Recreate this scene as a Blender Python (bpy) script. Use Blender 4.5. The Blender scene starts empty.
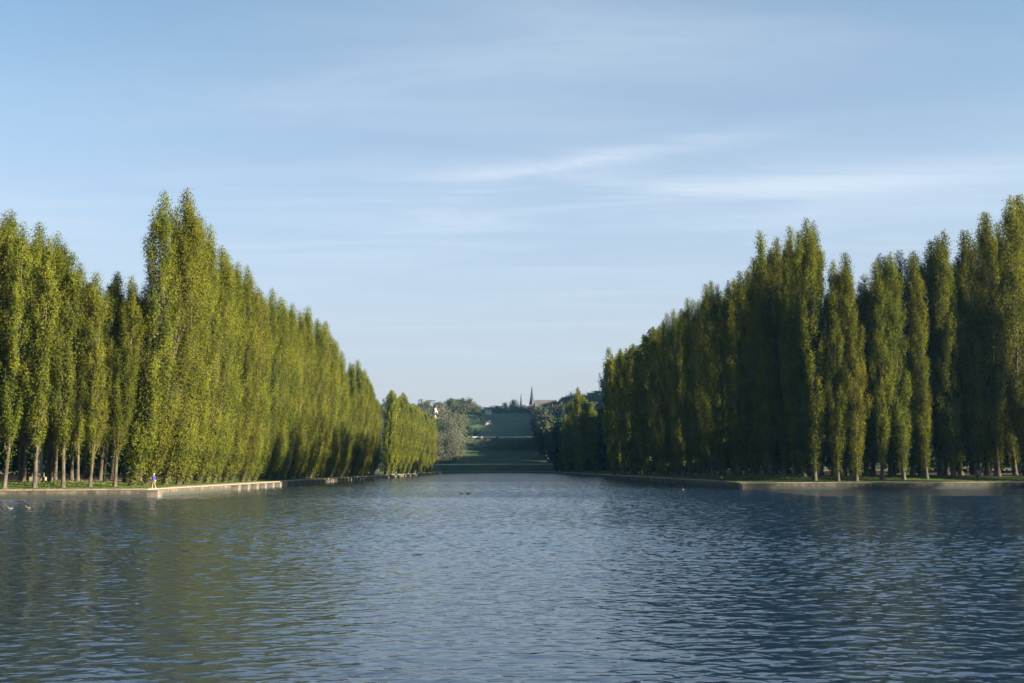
import bpy, bmesh, math, random
import numpy as np
from mathutils import Vector, Matrix, geometry

R = math.radians
sc = bpy.context.scene
COL = sc.collection
rng = np.random.default_rng(11)
random.seed(11)

# ------------------------------------------------------------------ settings
SUN_AZ, SUN_EL = 111.0, 16.5          # azimuth clockwise from +Y, degrees
SUN_STRENGTH = 5.0
SKY_STRENGTH = 0.05
EXPOSURE = 2.46
HAZE_DENSITY = 0.00005
BANK = 0.95                            # height of the quay tops above the water
CAM_Z = 3.1

sc.view_settings.view_transform = 'Standard'
sc.view_settings.look = 'None'
sc.view_settings.gamma = 1
sc.view_settings.exposure = EXPOSURE
sc.render.engine = 'CYCLES'
cy = sc.cycles
cy.max_bounces = 5
cy.diffuse_bounces = 1
cy.glossy_bounces = 2
cy.transmission_bounces = 3
cy.volume_bounces = 0
cy.transparent_max_bounces = 4
cy.caustics_reflective = False
cy.caustics_refractive = False
cy.sample_clamp_indirect = 4
cy.use_denoising = True
try:
    cy.denoiser = 'OPENIMAGEDENOISE'
    cy.denoising_prefilter = 'ACCURATE'
except Exception:
    pass

# ------------------------------------------------------------------ helpers
def tag(o, label=None, cat=None, group=None, kind=None):
    if label: o['label'] = label
    if cat: o['category'] = cat
    if group: o['group'] = group
    if kind: o['kind'] = kind
    return o

def link(o, parent=None):
    COL.objects.link(o)
    if parent is not None:
        o.parent = parent
    return o

def empty(name, loc=(0, 0, 0), rz=0.0, s=(1, 1, 1)):
    o = bpy.data.objects.new(name, None)
    o.empty_display_size = 0.3
    o.location = loc
    o.rotation_euler = (0, 0, rz)
    o.scale = s
    return link(o)

def mesh_from(name, verts, faces, smooth=False):
    me = bpy.data.meshes.new(name)
    me.from_pydata([tuple(v) for v in verts], [], [tuple(f) for f in faces])
    me.update()
    if smooth:
        me.polygons.foreach_set('use_smooth', [True] * len(me.polygons))
    return me

def mesh_quads(name, V):
    """V: (n,4,3) array of separate quads -> mesh (fast)."""
    n = len(V)
    me = bpy.data.meshes.new(name)
    me.vertices.add(n * 4)
    me.vertices.foreach_set('co', np.ascontiguousarray(V, dtype=np.float32).ravel())
    me.loops.add(n * 4)
    me.loops.foreach_set('vertex_index', np.arange(n * 4, dtype=np.int32))
    me.polygons.add(n)
    me.polygons.foreach_set('loop_start', np.arange(0, n * 4, 4, dtype=np.int32))
    me.polygons.foreach_set('loop_total', np.full(n, 4, dtype=np.int32))
    me.update(calc_edges=True)
    return me

def mobj(name, me, mat, parent=None):
    o = bpy.data.objects.new(name, me)
    if mat is not None and not me.materials:
        me.materials.append(mat)
    return link(o, parent)

class MB:
    """collects simple shapes and links them as one mesh object"""
    def __init__(self):
        self.v, self.f = [], []
    def add(self, v, f):
        b = len(self.v)
        self.v += [tuple(p) for p in v]
        self.f += [tuple(i + b for i in q) for q in f]
    def box(self, c, s, rz=0.0, bevel=0.0, taper=1.0):
        bm = bmesh.new()
        bmesh.ops.create_cube(bm, size=1)
        for v in bm.verts:
            k = taper if v.co.z > 0 else 1.0
            v.co = Vector((v.co.x * s[0] * k, v.co.y * s[1] * k, v.co.z * s[2]))
        if bevel:
            bmesh.ops.bevel(bm, geom=bm.edges[:], offset=bevel, segments=2, affect='EDGES', clamp_overlap=True)
        M = Matrix.Translation(c) @ Matrix.Rotation(rz, 4, 'Z')
        bm.verts.index_update()
        self.add([M @ v.co for v in bm.verts], [[v.index for v in f.verts] for f in bm.faces])
        bm.free()
    def tube(self, pts, rad, n=6, cap=True):
        pts = [Vector(p) for p in pts]
        if not hasattr(rad, '__len__'):
            rad = [rad] * len(pts)
        V, F = [], []
        up0 = Vector((1, 0, 0))
        for i, p in enumerate(pts):
            t = (pts[min(i + 1, len(pts) - 1)] - pts[max(i - 1, 0)])
            t.normalize()
            a = up0 - t * up0.dot(t)
            if a.length < 1e-3:
                a = Vector((0, 1, 0)) - t * t.y
            a.normalize()
            b = t.cross(a)
            for k in range(n):
                q = 2 * math.pi * k / n
                V.append(p + a * (rad[i] * math.cos(q)) + b * (rad[i] * math.sin(q)))
        for i in range(len(pts) - 1):
            for k in range(n):
                k2 = (k + 1) % n
                F.append((i * n + k, i * n + k2, (i + 1) * n + k2, (i + 1) * n + k))
        if cap:
            F.append(tuple(range(n - 1, -1, -1)))
            F.append(tuple((len(pts) - 1) * n + k for k in range(n)))
        self.add(V, F)
    def lathe(self, c, prof, n=16, s=(1, 1, 1)):
        V, F = [], []
        for r, z in prof:
            for k in range(n):
                q = 2 * math.pi * k / n
                V.append((c[0] + r * math.cos(q) * s[0], c[1] + r * math.sin(q) * s[1], c[2] + z * s[2]))
        for i in range(len(prof) - 1):
            for k in range(n):
                k2 = (k + 1) % n
                F.append((i * n + k, i * n + k2, (i + 1) * n + k2, (i + 1) * n + k))
        F.append(tuple(range(n - 1, -1, -1)))
        F.append(tuple((len(prof) - 1) * n + k for k in range(n)))
        self.add(V, F)
    def ell(self, c, r, n=10, m=14, rot=None):
        V, F = [], []
        M = rot if rot is not None else Matrix.Identity(3)
        for i in range(n + 1):
            th = math.pi * i / n
            th = min(max(th, 0.02), math.pi - 0.02)
            for k in range(m):
                q = 2 * math.pi * k / m
                V.append(Vector(c) + M @ Vector((r[0] * math.sin(th) * math.cos(q), r[1] * math.sin(th) * math.sin(q), r[2] * math.cos(th))))
        for i in range(n):
            for k in range(m):
                k2 = (k + 1) % m
                F.append((i * m + k, (i + 1) * m + k, (i + 1) * m + k2, i * m + k2))
        F.append(tuple(range(m)))
        F.append(tuple(n * m + k for k in range(m - 1, -1, -1)))
        self.add(V, F)
    def build(self, name, mat, parent=None, smooth=False):
        return mobj(name, mesh_from(name, self.v, self.f, smooth), mat, parent)

# ------------------------------------------------------------------ materials
def new_mat(name):
    m = bpy.data.materials.new(name)
    m.use_nodes = True
    nt = m.node_tree
    nt.nodes.clear()
    out = nt.nodes.new('ShaderNodeOutputMaterial')
    return m, nt, out

def N(nt, t, **kw):
    n = nt.nodes.new(t)
    for k, v in kw.items():
        setattr(n, k, v)
    return n

def noise(nt, scale, detail=4, rough=0.55, coord='Object', sx=(1, 1, 1)):
    tc = N(nt, 'ShaderNodeTexCoord')
    mp = N(nt, 'ShaderNodeMapping')
    mp.inputs['Scale'].default_value = sx
    nt.links.new(tc.outputs[coord], mp.inputs[0])
    no = N(nt, 'ShaderNodeTexNoise')
    no.inputs['Scale'].default_value = scale
    no.inputs['Detail'].default_value = detail
    no.inputs['Roughness'].default_value = rough
    nt.links.new(mp.outputs[0], no.inputs['Vector'])
    return no

def ramp(nt, fac, stops):
    r = N(nt, 'ShaderNodeValToRGB')
    e = r.color_ramp.elements
    while len(e) < len(stops):
        e.new(0.5)
    for el, (p, c) in zip(e, stops):
        el.position = p
        el.color = (*c, 1) if len(c) == 3 else c
    nt.links.new(fac, r.inputs[0])
    return r

def mixc(nt, fac, a, b, mode='MIX'):
    m = N(nt, 'ShaderNodeMix', data_type='RGBA', blend_type=mode)
    for key, v in ((0, fac), (6, a), (7, b)):
        if hasattr(v, 'links'):
            nt.links.new(v, m.inputs[key])
        elif isinstance(v, (int, float)):
            m.inputs[key].default_value = v
        else:
            m.inputs[key].default_value = (*v, 1) if len(v) == 3 else v
    return m.outputs[2]

def simple_mat(name, c1, c2, scale=3.0, rough=0.85, bump=0.0, sx=(1, 1, 1), detail=5, spec=0.3, stops=(0.35, 0.65), coord='Object'):
    m, nt, out = new_mat(name)
    no = noise(nt, scale, detail, 0.6, coord, sx)
    r = ramp(nt, no.outputs[0], [(stops[0], c1), (stops[1], c2)])
    p = N(nt, 'ShaderNodeBsdfPrincipled')
    p.inputs['Roughness'].default_value = rough
    p.inputs['Specular IOR Level'].default_value = spec
    nt.links.new(r.outputs[0], p.inputs['Base Color'])
    if bump:
        b = N(nt, 'ShaderNodeBump')
        b.inputs['Strength'].default_value = 1
        b.inputs['Distance'].default_value = bump
        nt.links.new(no.outputs[0], b.inputs['Height'])
        nt.links.new(b.outputs[0], p.inputs['Normal'])
    nt.links.new(p.outputs[0], out.inputs[0])
    return m

def leaf_mat(name, dark, light, young, transl=0.42, clump=0.35):
    """leaves: per-leaf and per-clump colour variation, part of the light passes through"""
    m, nt, out = new_mat(name)
    geo = N(nt, 'ShaderNodeNewGeometry')
    oi = N(nt, 'ShaderNodeObjectInfo')
    no = noise(nt, clump, 3, 0.6, 'Object')
    a = mixc(nt, geo.outputs['Random Per Island'], dark, light)
    r = ramp(nt, no.outputs[0], [(0.4, (0, 0, 0)), (0.62, (1, 1, 1))])
    b = mixc(nt, r.outputs[0], a, young)
    hsv = N(nt, 'ShaderNodeHueSaturation')
    mr = N(nt, 'ShaderNodeMapRange')
    mr.inputs[3].default_value = 0.485
    mr.inputs[4].default_value = 0.512
    nt.links.new(oi.outputs['Random'], mr.inputs[0])
    nt.links.new(mr.outputs[0], hsv.inputs['Hue'])
    mv = N(nt, 'ShaderNodeMapRange')
    mv.inputs[3].default_value = 0.8
    mv.inputs[4].default_value = 1.2
    ml = N(nt, 'ShaderNodeMath', operation='FRACT')
    mm = N(nt, 'ShaderNodeMath', operation='MULTIPLY')
    mm.inputs[1].default_value = 7.31
    nt.links.new(oi.outputs['Random'], mm.inputs[0])
    nt.links.new(mm.outputs[0], ml.inputs[0])
    nt.links.new(ml.outputs[0], mv.inputs[0])
    nt.links.new(mv.outputs[0], hsv.inputs['Value'])
    nt.links.new(b, hsv.inputs['Color'])
    d = N(nt, 'ShaderNodeBsdfDiffuse')
    t = N(nt, 'ShaderNodeBsdfTranslucent')
    nt.links.new(hsv.outputs[0], d.inputs[0])
    tcol = mixc(nt, 1.0, hsv.outputs[0], (1.15, 1.1, 0.55), 'MULTIPLY')
    nt.links.new(tcol, t.inputs[0])
    mx = N(nt, 'ShaderNodeMixShader')
    mx.inputs[0].default_value = transl
    nt.links.new(d.outputs[0], mx.inputs[1])
    nt.links.new(t.outputs[0], mx.inputs[2])
    nt.links.new(mx.outputs[0], out.inputs[0])
    return m

M = {}
M['leaf'] = leaf_mat('poplar_leaves', (0.037, 0.048, 0.0068), (0.082, 0.092, 0.0120), (0.112, 0.117, 0.0145), 0.30)
M['bark'] = simple_mat('poplar_bark', (0.022, 0.018, 0.012), (0.085, 0.068, 0.043), 2.5, 0.9, 0.03, (1, 1, 0.25))
M['leaf_dark'] = leaf_mat('evergreen_leaves', (0.012, 0.022, 0.011), (0.022, 0.036, 0.015), (0.02, 0.038, 0.014), 0.2)
M['leaf_fresh'] = leaf_mat('fresh_leaves', (0.04, 0.06, 0.018), (0.065, 0.08, 0.024), (0.08, 0.088, 0.026), 0.35)
M['leaf_brown'] = leaf_mat('budding_twigs', (0.062, 0.058, 0.042), (0.092, 0.086, 0.060), (0.085, 0.090, 0.050), 0.25)
M['leaf_wood'] = leaf_mat('woodland_leaves', (0.035, 0.034, 0.022), (0.062, 0.056, 0.034), (0.05, 0.06, 0.024), 0.25, 0.05)
M['bark_dark'] = simple_mat('dark_bark', (0.05, 0.04, 0.03), (0.12, 0.10, 0.08), 2.0, 0.9)
M['stone'] = simple_mat('pale_limestone', (0.12, 0.10, 0.066), (0.21, 0.175, 0.118), 1.1, 0.9, 0.01, detail=8)
M['stone_block'] = simple_mat('pier_limestone', (0.070, 0.060, 0.042), (0.125, 0.108, 0.078), 0.9, 0.9, 0.01, detail=8)
M['gravel'] = simple_mat('gravel', (0.13, 0.10, 0.062), (0.21, 0.165, 0.105), 0.6, 0.95, 0.01, detail=8)
M['render'] = simple_mat('cream_render', (0.35, 0.31, 0.23), (0.45, 0.41, 0.32), 0.3, 0.9)
M['white_paint'] = simple_mat('white_paint', (0.74, 0.74, 0.72), (0.82, 0.82, 0.8), 1.0, 0.35)
M['slate'] = simple_mat('slate_roof', (0.018, 0.018, 0.024), (0.032, 0.032, 0.04), 0.5, 0.7)
M['tile'] = simple_mat('clay_roof', (0.10, 0.06, 0.05), (0.15, 0.09, 0.07), 0.5, 0.85)
M['church'] = simple_mat('church_stone', (0.06, 0.053, 0.05), (0.09, 0.08, 0.075), 0.2, 0.9)
M['church_roof'] = simple_mat('old_roof', (0.055, 0.047, 0.045), (0.085, 0.073, 0.068), 0.5, 0.8)
M['khaki_cloth'] = simple_mat('pale_cloth', (0.14, 0.105, 0.08), (0.19, 0.145, 0.11), 6, 0.9)
M['pale_stone'] = simple_mat('pale_terrace_stone', (0.34, 0.31, 0.27), (0.46, 0.42, 0.37), 0.4, 0.9)
M['glass_dark'] = simple_mat('dark_glass', (0.02, 0.022, 0.026), (0.035, 0.04, 0.045), 1.0, 0.1, spec=0.5)
M['rubber'] = simple_mat('black_rubber', (0.015, 0.015, 0.015), (0.03, 0.03, 0.03), 4, 0.8)
M['skin'] = simple_mat('skin', (0.20, 0.125, 0.09), (0.25, 0.16, 0.115), 6, 0.6)
M['blue_cloth'] = simple_mat('blue_cloth', (0.015, 0.02, 0.11), (0.022, 0.034, 0.17), 6, 0.9)
M['navy_cloth'] = simple_mat('dark_cloth', (0.012, 0.011, 0.016), (0.025, 0.022, 0.032), 6, 0.9)
M['plum_cloth'] = simple_mat('plum_cloth', (0.10, 0.06, 0.11), (0.14, 0.09, 0.15), 6, 0.9)
M['pink_cloth'] = simple_mat('pink_canvas', (0.76, 0.58, 0.56), (0.84, 0.66, 0.63), 6, 0.9)
M['orange_cloth'] = simple_mat('orange_cloth', (0.70, 0.26, 0.03), (0.80, 0.34, 0.05), 6, 0.9)
M['hair'] = simple_mat('brown_hair', (0.04, 0.025, 0.015), (0.07, 0.045, 0.03), 20, 0.7)
M['grey_hair'] = simple_mat('grey_hair', (0.25, 0.24, 0.23), (0.4, 0.39, 0.38), 20, 0.7)
M['shoe'] = simple_mat('pale_shoe', (0.6, 0.57, 0.5), (0.75, 0.72, 0.66), 8, 0.7)
M['coot'] = simple_mat('black_feathers', (0.012, 0.012, 0.014), (0.03, 0.03, 0.034), 10, 0.7)
M['duck_brown'] = simple_mat('brown_feathers', (0.07, 0.05, 0.035), (0.16, 0.12, 0.085), 10, 0.8)
M['duck_pale'] = simple_mat('pale_feathers', (0.11, 0.105, 0.095), (0.17, 0.165, 0.15), 10, 0.8)
M['mallard'] = simple_mat('dark_green_feathers', (0.01, 0.035, 0.02), (0.02, 0.06, 0.035), 10, 0.4)
M['beak'] = simple_mat('yellow_beak', (0.5, 0.35, 0.05), (0.6, 0.42, 0.08), 10, 0.5)
M['obelisk'] = simple_mat('pale_blue_grey_stone', (0.14, 0.155, 0.19), (0.20, 0.215, 0.255), 1.0, 0.85)

def wall_mat():
    """coursed masonry, darker and greener towards the waterline where it is wet"""
    m, nt, out = new_mat('quay_masonry')
    tc = N(nt, 'ShaderNodeTexCoord')
    mp = N(nt, 'ShaderNodeMapping')
    mp.inputs['Rotation'].default_value = (R(90), 0, 0)
    nt.links.new(tc.outputs['Object'], mp.inputs[0])
    no = noise(nt, 1.3, 7, 0.65, 'Object', (1, 1, 0.5))
    base = ramp(nt, no.outputs[0], [(0.3, (0.035, 0.026, 0.017)), (0.52, (0.085, 0.066, 0.043)), (0.72, (0.15, 0.122, 0.083))])
    n2 = noise(nt, 0.5, 6, 0.7, 'Object', (2.6, 2.6, 0.3))
    streak = ramp(nt, n2.outputs[0], [(0.42, (0.35, 0.32, 0.27)), (0.55, (1, 1, 1))])
    c = mixc(nt, 0.75, base.outputs[0], streak.outputs[0], 'MULTIPLY')
    sep = N(nt, 'ShaderNodeSeparateXYZ')
    nt.links.new(tc.outputs['Object'], sep.inputs[0])
    mr = N(nt, 'ShaderNodeMapRange')
    mr.inputs[1].default_value = 0.20
    mr.inputs[2].default_value = 0.58
    nt.links.new(sep.outputs[2], mr.inputs[0])
    c = mixc(nt, mr.outputs[0], (0.022, 0.026, 0.015), c)
    p = N(nt, 'ShaderNodeBsdfPrincipled')
    p.inputs['Roughness'].default_value = 0.85
    nt.links.new(c, p.inputs['Base Color'])
    b = N(nt, 'ShaderNodeBump')
    b.inputs['Distance'].default_value = 0.04
    nt.links.new(no.outputs[0], b.inputs['Height'])
    nt.links.new(b.outputs[0], p.inputs['Normal'])
    nt.links.new(p.outputs[0], out.inputs[0])
    return m
M['wall'] = wall_mat()

def ground_mat():
    """lawn near the water, bare leaf-strewn soil further in"""
    m, nt, out = new_mat('lawn_and_soil')
    at = N(nt, 'ShaderNodeAttribute', attribute_name='shore')
    no = noise(nt, 0.25, 8, 0.65)
    n2 = noise(nt, 1.6, 5, 0.6)
    grass = ramp(nt, n2.outputs[0], [(0.3, (0.030, 0.048, 0.012)), (0.6, (0.060, 0.085, 0.020)), (0.75, (0.10, 0.105, 0.035))])
    soil = ramp(nt, n2.outputs[0], [(0.3, (0.075, 0.055, 0.036)), (0.7, (0.17, 0.13, 0.085))])
    ad = N(nt, 'ShaderNodeMath', operation='MULTIPLY_ADD')
    ad.inputs[1].default_value = 9.0
    nt.links.new(no.outputs[0], ad.inputs[0])
    nt.links.new(at.outputs['Fac'], ad.inputs[2])
    mr = N(nt, 'ShaderNodeMapRange')
    mr.inputs[1].default_value = 13.0
    mr.inputs[2].default_value = 17.5
    nt.links.new(ad.outputs[0], mr.inputs[0])
    c = mixc(nt, mr.outputs[0], grass.outputs[0], soil.outputs[0])
    d = N(nt, 'ShaderNodeBsdfDiffuse')
    nt.links.new(c, d.inputs[0])
    b = N(nt, 'ShaderNodeBump')
    b.inputs['Distance'].default_value = 0.12
    nt.links.new(n2.outputs[0], b.inputs['Height'])
    nt.links.new(b.outputs[0], d.inputs['Normal'])
    nt.links.new(d.outputs[0], out.inputs[0])
    return m
M['ground'] = ground_mat()
M['hill_grass'] = simple_mat('hill_grass', (0.018, 0.034, 0.012), (0.036, 0.055, 0.019), 0.06, 0.95, detail=8)
M['blade'] = leaf_mat('grass_blades', (0.03, 0.05, 0.012), (0.065, 0.09, 0.02), (0.09, 0.10, 0.03), 0.3)

def water_mat():
    m, nt, out = new_mat('canal_water')
    p = N(nt, 'ShaderNodeBsdfPrincipled')
    p.inputs['Base Color'].default_value = (0.008, 0.020, 0.041, 1)
    p.inputs['Roughness'].default_value = 0.07
    p.inputs['IOR'].default_value = 1.333
    p.inputs['Specular IOR Level'].default_value = 0.5
    tc = N(nt, 'ShaderNodeTexCoord')
    def mth(op, a, b=None):
        n = N(nt, 'ShaderNodeMath', operation=op)
        for i, v in enumerate((a, b)):
            if v is None: continue
            if hasattr(v, 'links'): nt.links.new(v, n.inputs[i])
            else: n.inputs[i].default_value = v
        return n.outputs[0]
    def height(off, layers):
        """wave height at the point moved by off (metres)"""
        add = N(nt, 'ShaderNodeVectorMath', operation='ADD')
        nt.links.new(tc.outputs['Object'], add.inputs[0])
        add.inputs[1].default_value = off
        tot = None
        for (sx, sy, rot, scale, detail, rough, amp) in layers:
            mp = N(nt, 'ShaderNodeMapping')
            mp.inputs['Rotation'].default_value = (0, 0, R(rot))
            mp.inputs['Scale'].default_value = (sx, sy, 1)
            nt.links.new(add.outputs[0], mp.inputs[0])
            no = N(nt, 'ShaderNodeTexNoise', noise_dimensions='2D')
            no.inputs['Scale'].default_value = scale
            no.inputs['Detail'].default_value = detail
            no.inputs['Roughness'].default_value = rough
            no.inputs['Distortion'].default_value = 0.3
            nt.links.new(mp.outputs[0], no.inputs['Vector'])
            h = mth('MULTIPLY', no.outputs[0], amp)
            tot = h if tot is None else mth('ADD', tot, h)
        return tot
    geo = N(nt, 'ShaderNodeNewGeometry')
    lv = N(nt, 'ShaderNodeAttribute', attribute_name='level')
    e = 0.02
    def slopes(L):
        h0, hx, hy = height((0, 0, 0), L), height((e, 0, 0), L), height((0, e, 0), L)
        cb = N(nt, 'ShaderNodeCombineXYZ')
        nt.links.new(mth('MULTIPLY', mth('SUBTRACT', hx, h0), -1 / e), cb.inputs[0])
        nt.links.new(mth('MULTIPLY', mth('SUBTRACT', hy, h0), -1 / e), cb.inputs[1])
        return cb.outputs[0]
    sm = slopes(RIPPLES)
    bg_ = slopes(WAVES)
    sc_ = N(nt, 'ShaderNodeVectorMath', operation='SCALE')
    nt.links.new(bg_, sc_.inputs[0]); nt.links.new(lv.outputs['Fac'], sc_.inputs['Scale'])
    a1 = N(nt, 'ShaderNodeVectorMath', operation='ADD')
    nt.links.new(sm, a1.inputs[0]); nt.links.new(sc_.outputs[0], a1.inputs[1])
    a2 = N(nt, 'ShaderNodeVectorMath', operation='ADD')
    nt.links.new(a1.outputs[0], a2.inputs[0]); nt.links.new(geo.outputs['Normal'], a2.inputs[1])
    nz = N(nt, 'ShaderNodeVectorMath', operation='NORMALIZE')
    nt.links.new(a2.outputs[0], nz.inputs[0])
    nt.links.new(nz.outputs[0], p.inputs['Normal'])
    nt.links.new(p.outputs[0], out.inputs[0])
    return m
#        stretch x, y, turn, scale, detail, roughness, height
WAVES = [(0.6, 1.0, 8, 1.7, 1.5, 0.5, 0.15)]
RIPPLES = [(0.6, 1.0, -14, 3.6, 1.5, 0.5, 0.022)]
M['water'] = water_mat()

# ------------------------------------------------------------------ camera
F = 992.0
cam = bpy.data.cameras.new('camera')
cam.sensor_width = 36
cam.lens = F / 1024 * 36
cam.clip_start = 0.1
cam.clip_end = 9000
co = link(bpy.data.objects.new('camera', cam))
co.location = (0, 0, CAM_Z)
PITCH = math.atan(127.0 / F)
YAW = -math.atan(12.0 / (F / math.cos(PITCH)))
ROLL = R(-0.2)
co.matrix_world = (Matrix.Translation((0, 0, CAM_Z)) @ Matrix.Rotation(YAW, 4, 'Z') @ Matrix.Rotation(R(90) + PITCH, 4, 'X') @ Matrix.Rotation(ROLL, 4, 'Z'))
sc.camera = co

def at(px, py, d):
    """world point on the ray of photograph pixel (px, py) at depth d along the canal (used while laying out)"""
    v = co.matrix_world.to_3x3() @ Vector(((px - 512) / F, (341.5 - py) / F, -1))
    return Vector((0, 0, CAM_Z)) + v * (d / v.y)

# ------------------------------------------------------------------ light
az, el = R(SUN_AZ), R(SUN_EL)
to_sun = Vector((math.sin(az) * math.cos(el), math.cos(az) * math.cos(el), math.sin(el)))
sl = bpy.data.lights.new('sun', 'SUN')
sl.energy = SUN_STRENGTH
sl.angle = R(0.53)
sl.color = (1.0, 0.89, 0.72)
so = link(bpy.data.objects.new('sun', sl))
so.rotation_euler = to_sun.to_track_quat('Z', 'Y').to_euler()
so.location = (0, -50, 200)

def build_world():
    w = bpy.data.worlds.new('World')
    sc.world = w
    w.use_nodes = True
    nt = w.node_tree
    nt.nodes.clear()
    out = nt.nodes.new('ShaderNodeOutputWorld')
    bg = nt.nodes.new('ShaderNodeBackground')
    bg.inputs[1].default_value = SKY_STRENGTH
    sk = N(nt, 'ShaderNodeTexSky', sky_type='NISHITA')
    sk.sun_disc = False
    sk.sun_elevation = el
    sk.sun_rotation = az
    sk.altitude = 60
    sk.air_density = 1.0
    sk.dust_density = 1.2
    sk.ozone_density = 1.6
    tc = N(nt, 'ShaderNodeTexCoord')
    sep = N(nt, 'ShaderNodeSeparateXYZ')
    nt.links.new(tc.outputs['Generated'], sep.inputs[0])
    def m_(op, a, b=None, c=None, clamp=False):
        n = N(nt, 'ShaderNodeMath', operation=op)
        n.use_clamp = clamp
        for i, v in enumerate((a, b, c)):
            if v is None: continue
            if hasattr(v, 'links'): nt.links.new(v, n.inputs[i])
            else: n.inputs[i].default_value = v
        return n.outputs[0]
    X, Y, Z = sep.outputs
    ya = m_('MAXIMUM', Y, 0.02)
    u = m_('DIVIDE', X, ya)                      # tangent of azimuth
    zz = m_('MAXIMUM', Z, 0.015)
    # high cloud sheet: where the view ray meets a level plane
    comb = N(nt, 'ShaderNodeCombineXYZ')
    nt.links.new(m_('DIVIDE', X, zz), comb.inputs[0])
    nt.links.new(m_('DIVIDE', Y, zz), comb.inputs[1])
    def sheet(scale, sx, rot, detail, rough, lo, hi, seed):
        mp = N(nt, 'ShaderNodeMapping')
        mp.inputs['Rotation'].default_value = (0, 0, R(rot))
        mp.inputs['Scale'].default_value = sx
        mp.inputs['Location'].default_value = (seed, seed * 0.7, seed * 0.3)
        nt.links.new(comb.outputs[0], mp.inputs[0])
        no = N(nt, 'ShaderNodeTexNoise')
        no.inputs['Scale'].default_value = scale
        no.inputs['Detail'].default_value = detail
        no.inputs['Roughness'].default_value = rough
        no.inputs['Distortion'].default_value = 0.6
        nt.links.new(mp.outputs[0], no.inputs['Vector'])
        mr = N(nt, 'ShaderNodeMapRange', interpolation_type='SMOOTHSTEP')
        mr.inputs[1].default_value = lo
        mr.inputs[2].default_value = hi
        nt.links.new(no.outputs[0], mr.inputs[0])
        return mr.outputs[0]
    fine = sheet(1.5, (0.5, 1.6, 1), -20, 8, 0.62, 0.38, 0.72, 3.1)
    broad = sheet(0.28, (0.5, 1.3, 1), -15, 4, 0.5, 0.35, 0.7, 8.4)
    e = m_('DIVIDE', Z, ya)                      # tangent of elevation over the canal axis
    def band(u0, e0, u1, e1, wid, fade):
        """a long thin streak from (u0,e0) to (u1,e1)"""
        s = (e1 - e0) / (u1 - u0)
        line = m_('MULTIPLY_ADD', u, s, e0 - s * u0)
        d = m_('DIVIDE', m_('SUBTRACT', e, line), wid)
        g = m_('EXPONENT', m_('MULTIPLY', m_('MULTIPLY', d, d), -1.0))
        c = (u0 + u1) / 2
        h = abs(u1 - u0) / 2
        q = m_('DIVIDE', m_('SUBTRACT', u, c), h)
        k = m_('EXPONENT', m_('MULTIPLY', m_('MULTIPLY', q, q), -fade))
        front = m_('GREATER_THAN', Y, 0.02)
        return m_('MULTIPLY', m_('MULTIPLY', g, k), front)
    cl = m_('MULTIPLY', fine, broad)
    cl = m_('MULTIPLY', cl, 0.30)
    def plus(a, b, k):
        return m_('ADD', a, m_('MULTIPLY', b, k))
    ff = m_('MULTIPLY_ADD', fine, 0.8, 0.2)
    cl = plus(cl, m_('MULTIPLY', band(-0.13, 0.285, 0.26, 0.345, 0.011, 1.2), ff), 0.62)
    cl = plus(cl, m_('MULTIPLY', band(-0.25, 0.255, 0.60, 0.305, 0.040, 0.9), ff), 0.42)
    cl = plus(cl, m_('MULTIPLY', band(0.12, 0.275, 0.62, 0.315, 0.014, 1.1), ff), 0.42)
    cl = plus(cl, m_('MULTIPLY', band(-0.095, 0.262, 0.02, 0.272, 0.017, 1.4), ff), 0.50)
    cl = plus(cl, m_('MULTIPLY', band(-0.45, 0.36, 0.35, 0.47, 0.06, 0.6), ff), 0.20)
    cl = plus(cl, m_('MULTIPLY', band(-0.28, 0.44, 0.42, 0.47, 0.11, 0.9), m_('MULTIPLY_ADD', fine, 0.25, 0.6)), 0.34)
    cl = m_('ADD', cl, 0.10)
    # thin veil of haze that thickens towards the horizon
    vr = N(nt, 'ShaderNodeMapRange', interpolation_type='SMOOTHSTEP')
    vr.inputs[1].default_value = -0.02
    vr.inputs[2].default_value = 0.50
    vr.inputs[3].default_value = 0.95
    vr.inputs[4].default_value = 0.0
    nt.links.new(Z, vr.inputs[0])
    skyc = mixc(nt, 1.0, sk.outputs[0], SKY_TINT, 'MULTIPLY')
    vc = N(nt, 'ShaderNodeMapRange')
    vc.inputs[1].default_value = 0.02
    vc.inputs[2].default_value = 0.26
    nt.links.new(Z, vc.inputs[0])
    vcol = mixc(nt, vc.outputs[0], HORIZON_COL, VEIL_COL)
    c = mixc(nt, vr.outputs[0], skyc, vcol)
    cl = m_('MINIMUM', cl, 0.85)
    c = mixc(nt, cl, c, CLOUD_COL)
    nt.links.new(c, bg.inputs[0])
    nt.links.new(bg.outputs[0], out.inputs[0])

SKY_TINT = (0.55, 0.71, 0.75)
HORIZON_COL = (2.06, 1.96, 1.98)
VEIL_COL = (2.48, 2.62, 3.06)
CLOUD_COL = (2.62, 2.98, 3.45)
build_world()

# ------------------------------------------------------------------ water outline, banks and ground
XL, XR = -40.0, 35.0
CL = (XL, 114.0)                        # corner of the canal and the basin, sunlit side
CR = (XR, 146.0)                        # the same, shaded side
YE = 690.0                              # far end of the canal
OUT = [(-170, 4), (112, 4), (112, 141.0), CR, (XR, YE), (XL, YE), CL, (-170, 105.0)]   # counter-clockwise
OV = [Vector(p) for p in OUT]

def seg_dist(p, a, b):
    ab = b - a
    t = max(0, min(1, (p - a).dot(ab) / ab.length_squared))
    return (p - (a + ab * t)).length

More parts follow.
